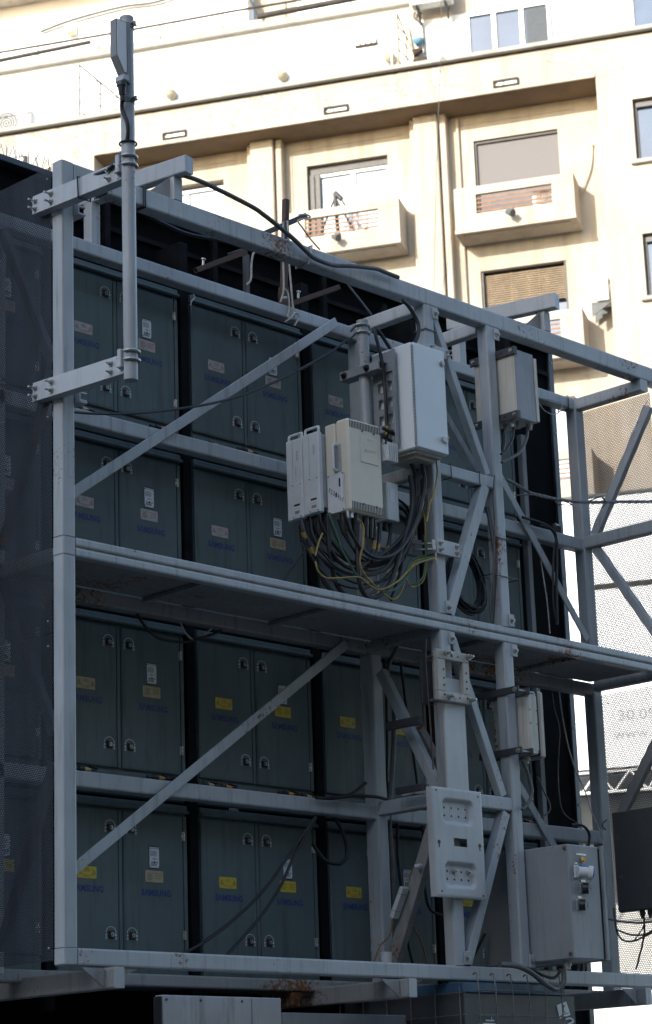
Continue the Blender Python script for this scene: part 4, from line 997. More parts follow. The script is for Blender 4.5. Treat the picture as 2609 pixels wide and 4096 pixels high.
obj('body', G().box(3.462, 3.55, -.07, .20, 3.82, 4.192, .01), 'cream_tin', t)
obj('gasket', G().box(3.551, 3.556, -.074, .204, 3.816, 4.196, .002), 'frame_dark', t)
lid = obj('lid', G().box(3.557, 3.602, -.082, .21, 3.80, 4.20, .012), 'stainless', t)
k = G()
k.box(3.47, 3.544, -.0725, -.0705, 3.832, 4.18)
obj('front_rim', k, 'cream_tin', t)
k = G()
for x in (3.475, 3.538):
    for z in (3.84, 4.0, 4.08, 4.172): k.cyl((x, -.0727, z), (x, -.076, z), .005, n=8)
obj('screw', k, 'bolt_dark', t)
obj('gland', G().cyl((3.50, -.01, 3.82), (3.50, -.01, 3.79), .022, n=10).cyl((3.50, -.01, 3.79), (3.50, -.01, 3.77), .014, n=10), 'cream_tin', t)
for z in (4.165, 3.805):
    b_ = obj('strap', G().box(3.347, 3.3585, -.10, .225, z, z+.042, .002).box(3.4465, 3.458, -.10, .225, z, z+.042, .002), 'dark_tin', t)
    subp('stud', G().cyl((3.33, -.075, z+.02), (3.52, -.075, z+.02), .006, n=8).hexnut((3.347, -.075, z+.02), (-1, 0, 0), .011, .014), 'bolt', b_)
# grey socket cabinet
t = thing('socket_cabinet', 'large grey power cabinet with amber lamp, blue-capped inlet and two round sockets', 'cabinet', (3.62, .03, 2.62))
obj('body', G().box(3.462, 3.745, -.30, .355, 2.622, 3.268, .006), 'grey_tin', t)
obj('lid', G().box(3.762, 3.788, -.312, .365, 2.618, 3.272, .004), 'grey_tin', t)
obj('seal', G().box(3.746, 3.761, -.296, .35, 2.63, 3.26), 'black_plastic', t)
k = G()
for z in (3.245, 2.65): k.cyl((3.461, -.278, z), (3.456, -.278, z), .012, n=14).cyl((3.456, -.278, z), (3.452, -.278, z), .008, n=6)
obj('screw', k, 'bolt_dark', t)
Yf = -.3006
obj('lamp', G().cyl((3.583, Yf, 3.182), (3.583, Yf-.012, 3.182), .018, n=16, mi=1).cyl((3.583, Yf-.012, 3.182), (3.583, Yf-.026, 3.182), .0145, .011, n=16, mi=0), ['amber', 'hinge'], t)
for x_, x2_, z_ in ((3.535, 3.628, 3.208), (3.515, 3.54, 3.155), (3.565, 3.605, 3.057), (3.525, 3.562, 2.962)): obj('tag', G().box(x_, x2_, Yf-.003, Yf, z_, z_+.0105), 'hinge', t)
g = G().box(3.502, 3.548, Yf-.012, Yf, 3.075, 3.148, .004, 0).cyl((3.535, Yf-.012, 3.112), (3.575, Yf-.05, 3.104), .03, n=18, mi=0).cyl((3.575, Yf-.05, 3.104), (3.592, Yf-.068, 3.100), .041, n=24, mi=0)
for i in range(14):
    a = 2*math.pi*i/14; c_ = Vector((3.592, Yf-.066, 3.100))
g.cyl((3.592, Yf-.068, 3.100), (3.597, Yf-.073, 3.099), .026, n=20, mi=1).cyl((3.597, Yf-.073, 3.099), (3.5975, Yf-.0735, 3.099), .014, n=4, mi=2).box(3.54, 3.575, Yf-.03, Yf-.012, 3.138, 3.150, .003, 1)
obj('inlet', g, ['radio_white', 'socket_blue', 'plate_white'], t)
for x, z in ((3.592, 3.018), (3.553, 2.922)):
    g = G().box(x-.045, x+.005, Yf-.006, Yf, z-.028, z+.03, .003, 1).cyl((x-.02, Yf-.006, z+.002), (x, Yf-.034, z), .031, n=18, mi=0).cyl((x, Yf-.034, z), (x+.001, Yf-.036, z), .024, n=18, mi=1)
    for rr, nn in ((.005, 3), (.012, 8), (.019, 12)):
        for i in range(nn):
            a = 2*math.pi*i/nn; g.cyl((x+.001+rr*math.cos(a), Yf-.036, z+rr*math.sin(a)), (x+.001+rr*math.cos(a), Yf-.037, z+rr*math.sin(a)), .0028, n=6, mi=2)
    obj('socket', g, ['black_plastic', 'radio_fins', 'frame_dark'], t)
obj('gland', G().cyl((3.525, -.20, 2.622), (3.525, -.20, 2.59), .024, n=8).cyl((3.525, -.20, 2.59), (3.525, -.20, 2.57), .018, n=10), 'radio_fins', t)
# dark cabinet on the end sheet
t = thing('dark_cabinet', 'dark grey cabinet fixed inside the far perforated sheet', 'cabinet', (4.99, .1, 3.0))
obj('body', G().box(4.965, 5.02, -.60, .49, 3.02, 3.655, .004), 'mid_tin', t)
obj('door', G().box(4.955, 4.9645, -.60, .485, 3.025, 3.65, .003), 'mid_tin', t)
k = G()
for z in (3.49, 3.24): k.cyl((4.9545, .44, z), (4.948, .44, z), .013, n=14).cyl((4.948, .44, z), (4.944, .44, z), .006, n=8)
k.cyl((4.9545, .13, 3.40), (4.94, .13, 3.40), .02, n=14)
obj('knob', k, 'bolt_dark', t)
for y in (.32, .26, .20, .12): obj('gland', G().cyl((4.99, y, 3.02), (4.99, y, 2.985), .018, n=8).cyl((4.99, y, 2.985), (4.99, y, 2.965), .012, n=8), 'black_plastic', t)

# ================================================================== PLATE, FRAME BRACKET
t = thing('mounting_plate', 'pale pressed mounting plate with two recessed hole panels on the post', 'mounting plate', (2.81, -.03, 2.95))
def pressed():
    """pressed sheet with two dished panels and a window"""
    x0, x1, z0, z1 = 2.603, 3.030, 2.952, 3.560; W_, H_ = x1-x0, z1-z0
    nx, nz = 64, 92; vs = []; fs = []
    def dish(x, z):
        d = 0
        for cx, cz, hw, hh in ((x0+.215, z1-.13, .125, .062), (x0+.215, z0+.125, .125, .062)):
            q = max(abs(x-cx)-hw, abs(z-cz)-hh, -.03); q2 = math.hypot(max(abs(x-cx)-hw+.03, 0), max(abs(z-cz)-hh+.03, 0))-.03
            d = max(d, min(1, max(0, (.012-q2)/.024)))
        return d*d*(3-2*d)*.026
    for j in range(nz+1):
        for i in range(nx+1):
            x, z = x0+W_*i/nx, z0+H_*j/nz; e = min(x-x0, x1-x, z-z0, z1-z)
            vs.append((x, -.045+dish(x, z)+max(0, .008-e)*.6, z))
    for j in range(nz):
        for i in range(nx):
            x, z = x0+W_*(i+.5)/nx, z0+H_*(j+.5)/nz
            if abs(x-(x0+.225)) < .058 and abs(z-(z0+.305)) < .024: continue
            fs.append((j*(nx+1)+i, j*(nx+1)+i+1, (j+1)*(nx+1)+i+1, (j+1)*(nx+1)+i))
    g = G(); g.add(vs, fs, 0, True)
    b = [(v[0], v[1]+.004, v[2]) for v in vs]; g.add(b, [f[::-1] for f in fs], 0, True)
    g.box(x0, x0+.004, -.041, -.002, z0, z1).box(x1-.004, x1, -.041, -.002, z0, z1).box(x0+.004, x1-.004, -.041, -.002, z1-.004, z1).box(x0+.004, x1-.004, -.041, -.002, z0, z0+.004)
    return g, x0, x1, z0, z1
g, x0, x1, z0, z1 = pressed()
pl = obj('plate', g, 'steel_clean', t)
k = G()
for cz in (z1-.13, z0+.125):
    for i in range(4):
        for dz in (-.022, .022):
            k.cyl((x0+.125+.06*i, -.0185, cz+dz), (x0+.125+.06*i, -.0205, cz+dz), .0065, n=12)
for x, z in ((x0+.035, z1-.02), (x1-.035, z1-.03), (x0+.045, z0+.03), (x1-.03, z0+.02)): k.cyl((x, -.0445, z), (x, -.0465, z), .006, n=12)
for x in (x0+.04, x1-.04): k.cyl((x, -.044, z0+.30), (x, -.0465, z0+.30), .012, n=12).box(x-.004, x+.004, -.0464, -.045, z0+.27, z0+.30)
subp('hole', k, 'frame_dark', pl)
for i in (1, 3): bolt(t, (x0+.125+.06*i, -.021, z0+.147), (0, -1, 0), .012, .016, .008)
t = thing('frame_bracket', 'stained stainless frame bracket with four long bolts round the post', 'bracket', (2.83, 0, 4.05))
fx0, fx1, fz0, fz1 = 2.690, 2.968, 4.055, 4.350
obj('frame', G().box(fx0, fx1, -.055, -.022, fz1-.055, fz1, .004).box(fx0, fx1, -.055, -.022, fz0, fz0+.055, .004).box(fx0, fx0+.07, -.054, -.022, fz0+.0551, fz1-.0551, .003).box(fx1-.055, fx1, -.054, -.022, fz0+.0551, fz1-.0551, .003), 'stainless', t)
k = G()
for x in (fx0+.05, fx1-.03):
    for z in (4.09, 4.145, 4.185, 4.235): k.cyl((x, -.0535, z), (x, -.0562, z), .0065, n=10)
for z in (fz0+.028, fz1-.028):
    for x in (2.815, 2.87): k.cyl((x, -.0545, z), (x, -.0565, z), .010 if x < 2.85 else .006, n=10)
obj('hole', k, 'frame_dark', t)
for x, z in ((fx0+.075, fz1-.02), (fx1-.01, fz1-.02), (fx0+.085, fz0+.025), (fx1-.005, fz0+.025)):
    obj('bolt', G().cyl((x, .10, z), (x, -.10, z), .008, n=8).cyl((x, -.058, z), (x, -.068, z), .018, n=14).cyl((x, -.068, z), (x, -.085, z), .013, n=6), 'bolt', t)
obj('back_plate', G().box(fx0+.02, fx1-.1, .085, .105, fz0, fz1-.04, .003), 'dark_tin', t)
t = thing('side_bracket', 'dark slotted channel jutting from the post below the frame bracket', 'bracket', (2.72, .1, 3.9))
obj('channel', G().box(2.68, 2.705, .09, .35, 3.935, 3.985, .003).box(2.68, 2.705, .09, .30, 3.56, 3.60, .003), 'dark_tin', t)

# ================================================================== RUSTY MASTS BEHIND THE TOP BEAM
t = thing('rusty_mast', 'rust-brown square mast with slanted crossbar tied on by rope', 'mast', (2.25, .62, 6.47))
obj('tube', G().bar((2.25, .64, 6.60), (2.293, .64, 7.20), .034, .034, (0, 1, 0), .003, hollow=.004), 'rust_bar', t)
obj('sleeve', G().bar((2.245, .64, 6.47), (2.25, .64, 6.62), .048, .048, (0, 1, 0), .003), 'rust_bar', t)
obj('crossbar', G().bar((2.06, .60, 6.905), (2.395, .58, 7.105), .032, .032, (0, 0, 1), .003, hollow=.004), 'dark_tin', t)
obj('pin', G().cyl((2.14, .6, 7.01), (2.235, .6, 6.985), .006, n=8).cyl((2.20, .60, 6.53), (2.215, .58, 6.53), .01, n=8), 'bolt', t)
t = thing('steel_stub', 'rusty hollow bar sticking out beside the brown mast', 'bar', (2.5, .62, 6.5))
obj('bar', G().bar((2.29, .63, 6.522), (2.69, .60, 6.722), .03, .03, (0, 0, 1), .003, hollow=.004), 'rust_bar', t)
obj('bolt', G().cyl((2.35, .62, 6.57), (2.355, .62, 6.61), .008, n=8).cyl((2.355, .62, 6.61), (2.356, .62, 6.617), .015, n=10), 'bolt', t)
t = thing('steel_stub', 'rusty bar with upright bolt and rope over the second cabinet column', 'bar', (1.7, .62, 6.5))
obj('bar', G().bar((1.52, .63, 6.54), (1.90, .60, 6.745), .03, .03, (0, 0, 1), .003, hollow=.004), 'rust_bar', t)
obj('post', G().bar((1.955, .66, 6.47), (1.96, .66, 6.76), .03, .03, (0, 1, 0), .003), 'dark_tin', t)
obj('bolt', G().cyl((1.57, .62, 6.58), (1.572, .62, 6.615), .008, n=8).cyl((1.572, .62, 6.615), (1.573, .62, 6.622), .015, n=10), 'bolt', t)

# ================================================================== SMALL THINGS
t = thing('ballast', 'white lamp ballast tied to the diagonal brace by thin wire', 'ballast', (2.77, .4, 2.88))
obj('case', G().bar((2.765, .425, 2.885), (2.765, .335, 3.045), .03, .052, (1, 0, 0), .004), 'radio_white', t)
obj('ties', G().bar((2.765, .405, 2.92), (2.765, .403, 2.924), .034, .056, (1, 0, 0), .004).bar((2.765, .355, 3.01), (2.765, .353, 3.014), .034, .056, (1, 0, 0), .004), 'cable_rope', t)
obj('terminal', G().box(2.75, 2.775, .20, .245, 3.145, 3.165, .004), 'plate_white', t)
pc = G(); 
for i in range(26):
    a = random.uniform(0, 6.28); r_ = random.uniform(.0, .1)
    q = [Vector((2.86+random.uniform(-.03, .03), .30+random.uniform(-.13, .13), 3.565+random.uniform(0, .05))) for _ in range(3)]
    pc.add(q, [(0, 1, 2)])
single('plastic_bag', pc, 'polythene', 'crumpled clear plastic film lying on the cross beam behind the pressed plate', 'plastic film')
single('plastic_cup', G().cyl((2.60, .35, 2.59), (2.60, .35, 2.68), .028, .036, 16, caps=False).cyl((2.60, .35, 2.589), (2.60, .35, 2.591), .028, n=16), 'polythene', 'clear plastic cup left on the bottom beam', 'cup')
g = G().box(4.78, 4.86, .66, .72, 5.5, 5.60, .02, 0).cyl((4.77, .69, 5.49), (4.74, .69, 5.47), .02, n=10, mi=1).cyl((4.85, .69, 5.49), (4.88, .69, 5.47), .02, n=10, mi=1)
single('taped_joint', g, ['black_plastic', 'socket_blue'], 'black wrapped cable joint with blue collars on the beam by the screen edge', 'cable joint')
# coiled cable between the posts, and a second coil by the socket cabinet
def coil(cx, cz, y, rx, rz, n, r, jit, mat, label, tilt=0):
    g = G()
    for i in range(n):
        a0 = random.uniform(0, 6.28); dx, dz = random.uniform(-jit, jit), random.uniform(-jit, jit); sx, sz = rx*random.uniform(.86, 1.04), rz*random.uniform(.86, 1.03)
        yy = y+random.uniform(-.02, .02)
        pts = []
        for q in range(25):
            a = a0+2*math.pi*q/24*1.0
            x, z = dx+sx*math.cos(a), dz+sz*math.sin(a)-abs(math.cos(a))*jit*.6
            pts.append((cx+x+z*tilt, yy+.012*math.sin(a*2+i), cz+z))
        g.tube(pts, r, 6, 1)
    single('cable_coil', g, mat, label, 'cable coil')
coil(3.22, 4.86, .14, .150, .185, 16, .0075, .022, 'cable_black', 'coil of black cable hanging between the two posts above the deck', -.12)
coil(3.98, 2.70, .15, .10, .15, 14, .006, .03, 'cable_brown', 'coil of thin dark cable hanging beside the grey socket cabinet', -.15)
# ties round beams and posts
def tie(name, pts, r, mat, label): single(name, G().tube(pts, r, 6, 1), mat, label, 'cable tie', 'ties round the frame')
def ringx(x, y0, y1, z0, z1, s=0): return [(x, y0, z0), (x+s, y0, z1), (x+s, y1, z1), (x, y1, z0), (x, y0, z0)]
def ringz(z, x0, x1, y0, y1, s=0): return [(x0, y0, z), (x1, y0, z+s), (x1, y1, z+s), (x0, y1, z), (x0, y0, z)]
tie('cable_tie', ringx(.555, -.004, .094, 6.466, 6.579), .004, 'cable_black', 'black tie round the top beam right beside the antenna pole')
tie('cable_tie', ringx(.57, -.004, .094, 6.466, 6.579), .004, 'cable_black', 'second black tie round the top beam beside the antenna pole')
tie('cable_tie', ringx(.30, -.004, .094, 6.466, 6.579), .003, 'cable_black', 'black tie round the top beam between corner post and pole')
tie('cable_tie', ringx(1.80, -.006, .096, 6.464, 6.581, .03), .006, 'cable_rope', 'rope tie round the top beam where the grey cable crosses')
tie('cable_tie', ringx(3.22, .0, .08, 5.42, 5.505), .003, 'cable_black', 'black tie round the short beam right of the light-grey cabinet')
tie('cable_tie', ringx(2.96, .0, .08, 5.42, 5.505), .003, 'cable_black', 'black tie round the short beam under the light-grey cabinet')
tie('cable_tie', ringz(5.12, 3.35, 3.45, -.006, .085, .0), .004, 'cable_greycable', 'grey tie round the second post beside the cable coil')
tie('cable_tie', ringz(4.885, 3.28, 3.53, -.006, .085, .0), .003, 'cable_black', 'long black tie sticking out past the second post')
tie('cable_tie', ringz(6.31, 2.785, 2.875, -.005, .085, .0), .004, 'cable_greycable', 'grey tie round the first post above the light-grey cabinet')
tie('cable_tie', ringx(4.86, .545, .635, 6.38, 6.472), .004, 'cable_black', 'black tie round the inner top beam near the far corner')
tie('cable_tie', [(-.06, -.2, 6.28), (-.065, -.2, 6.39), (.02, -.2, 6.395), (.02, -.2, 6.28), (-.06, -.2, 6.28)], .005, 'cable_black', 'black tie round the upper channel arm')
single('cable_tie', G().tube([(PX+.042*math.cos(a), PY+.042*math.sin(a), 6.43) for a in [2*math.pi*i/20 for i in range(21)]], .005, 6, 1), 'cable_black', 'black tie round the antenna pole just above the upper arm', 'cable tie', 'ties round the frame')

# ================================================================== BELOW THE FRAME
t = thing('dark_plinth', 'dark recessed plinth wall under the frame', 'plinth', (2.3, 1.4, .13))
obj('wall', G().box(-.6, 4.05, 1.2, 1.3, .13, 2.39), 'black_skin', t)
for x in (-.3, .55, 1.4, 2.2, 3.1): obj('rib', G().box(x, x+.05, 1.16, 1.199, .13, 2.39), 'black_post', t)
for x in (-.1, 2.3, 4.0): obj('leg', G().bar((x, 1.0, .13), (x, 1.0, 2.394), .1, .1, (0, 1, 0), .01), 'dark_tin', t)
t = thing('white_locker', 'white sheet-metal locker standing under the frame', 'locker', (1.3, .6, .13))
obj('body', G().box(.88, 1.72, .30, .36, .13, 2.408, .005), 'white_tin', t)
obj('side', G().box(.872, .8795, .302, .36, .13, 2.40), 'dark_tin', t)
obj('side_panel', G().box(1.724, 2.70, .302, .355, .13, 2.335, .005), 'grey_tin', t)
obj('seam', G().box(1.498, 1.502, .296, .2995, .13, 2.40), 'grey_tin', t)
obj('screw', G().cyl((.905, .2995, 2.385), (.905, .294, 2.385), .007, n=8).cyl((1.14, .2995, 2.385), (1.14, .294, 2.385), .007, n=8).cyl((1.43, .2995, 2.385), (1.43, .294, 2.385), .007, n=8), 'bolt_dark', t)
t = thing('dark_cabinet', 'dark street cabinet with blue lid stripe and white doodle sticker under the frame', 'cabinet', (3.2, .3, .13))
obj('body', G().box(2.722, 3.70, -.10, .80, .13, 2.432, .005), 'dark_tin', t)
plain('blue_lid', (.03, .075, .13), .5, 0, .3, 9)
obj('lid', G().box(2.712, 3.60, -.108, .81, 2.4325, 2.488, .004), 'blue_lid', t)
sticker = obj('sticker', G().prism([(3.527, -.1035, 2.378), (3.548, -.1035, 2.302), (3.648, -.1035, 2.325), (3.617, -.1035, 2.400)], (0, .002, 0)), 'plate_white', t)
k = G()
def seg(a, b, r=.0018): k.cyl((a[0], -.105, a[1]), (b[0], -.105, b[1]), r, n=5)
for a, b in (((3.583, 2.372), (3.585, 2.35)), ((3.585, 2.35), (3.575, 2.33)), ((3.585, 2.35), (3.598, 2.335)), ((3.584, 2.362), (3.602, 2.378)), ((3.584, 2.362), (3.572, 2.355)), ((3.556, 2.320), (3.63, 2.337))): seg(a, b)
k.cyl((3.583, -.105, 2.377), (3.583, -.107, 2.377), .006, n=10)
subp('doodle', k, 'ink_black', sticker)
obj('paint_mark', G().tube([(3.60, -.103, 2.30), (3.64, -.103, 2.305), (3.67, -.103, 2.29), (3.62, -.103, 2.27), (3.55, -.103, 2.25)], .006, 6, 3), 'plate_white', t)
sq = G()
for i in range(40):
    x, z = 3.0+random.gauss(0, .05), 2.22+random.gauss(0, .03); sq.cyl((2.9+random.gauss(0, .06), -.1005, z), (2.9+random.gauss(0, .06), -.1015, z), random.uniform(.003, .012), n=7)
obj('paint_spatter', sq, 'plate_white', t)
t = thing('wire_guard', 'welded wire grid hung round the dark street cabinet', 'wire grid', (3.1, -.15, 2.0))
for i in range(6):
    x = 2.80+.145*i
    obj('upright', G().tube([(x, -.145, 1.6), (x, -.145, 2.45), (x+.01, -.10, 2.53)], .004, 6, 3), 'bolt_dark', t)
for z in (1.9, 2.05, 2.2, 2.31, 2.445): obj('crosswire', G().cyl((2.78, -.145, z), (3.56, -.145, z), .004, n=6), 'bolt_dark', t)
for z in (1.9, 2.05, 2.2, 2.31, 2.43): obj('crosswire', G().cyl((2.69, -.14, z), (2.69, .85, z), .004, n=6), 'bolt_dark', t)
for i in range(6): obj('upright', G().cyl((2.69, -.10+.18*i, 1.6), (2.69, -.10+.18*i, 2.46), .004, n=6), 'bolt_dark', t)
# ================================================================== CABLES
INFO_ = {
 'antenna_feed': ('black corrugated feeder looping from the panel antenna down to the arm', None),
 'top_cable': ('thick grey cable running over the front of the top beam', None),
 'top_drop': ('black cable dropping from the top beam behind the light-grey cabinet', None),
 'under_beam_hose': ('black hose hanging just under the left part of the top beam', None),
 'sagging_line': ('thin black cable sagging across the top cabinets to the pole clamp', None),
 'down_lead': ('thin straight black lead slanting from the radio units to the deck', None),
 'loop_cable': ('dark cable looping below the radio units', 'cables looping below the radio units'),
 'pole_feeder': ('black corrugated feeder bowing over the short pole past the clamp bar', None),
 'sleeve': ('yellow marker sleeve on a black cable by the radio units', 'yellow marker sleeves on the cables'),
 'box_drop': ('dark cable dropping from the bottom of the light-grey cabinet', 'cables dropping from the light-grey cabinet'),
 'earth_wire': ('thin yellow or green earth wire draped below the radio units', 'earth wires below the radio units'),
 'yellow_sleeve_lead': ('short yellow-sleeved lead under the slim white radio units', None),
 'box_gland_lead': ('cable bending from the gland of the high junction box back to the post', 'cables from the high junction box'),
 'guy_rope': ('frayed steel rope stretched from the second post past the far corner', 'frayed ropes at the second post'),
 'panel_lead': ('loose lead hanging in front of the black screen edge', 'leads hanging before the black screen edge'),
 'strap_box_lead': ('grey cable looping from the strapped junction box back to the post', None),
 'cabinet_hose': ('hose drooping from the socket cabinet over the bottom beam', 'hoses under the socket cabinet'),
 'tank_lead': ('paint-splashed black cable slanting across the bottom cabinets', 'black cables slanting across the bottom cabinets'),
 'deck_sag': ('short lead sagging under the deck above the cabinet doors', 'leads sagging under the deck'),
 'riser': ('cable rising beside the inner post under the deck', 'cables rising beside the inner post'),
 'wall_loop': ('black cable looped round the inner post by the lower beam', 'black cables at the inner post'),
 'orange_wire': ('thin orange wire hanging from the lamp ballast', 'orange wires at the ballast'),
 'post_lead': ('cable running along a front post', 'cables running along the front posts'),
 'deck_lead': ('short black cable between the lower brace and the bottom beam', None),
 'mesh_lead': ('cable strung before the far perforated sheet under the dark cabinet', 'cables before the far perforated sheet'),
 'beam_wire': ('thin white wire curled under the inner top beam by the high junction box', None),
 'thin_rod': ('thin bright steel rod slanting under the top beam', None),
 'mast_rope': ('pale rope tied round the rust-brown mast', 'ropes at the rust-brown mast'),
 'rod_rope': ('rope hanging from the rusty bar over the second cabinet column', 'ropes at the rusty bar'),
 'door_wire': ('short white wire poking from the top cabinet gap beside the corner-post column', None)}
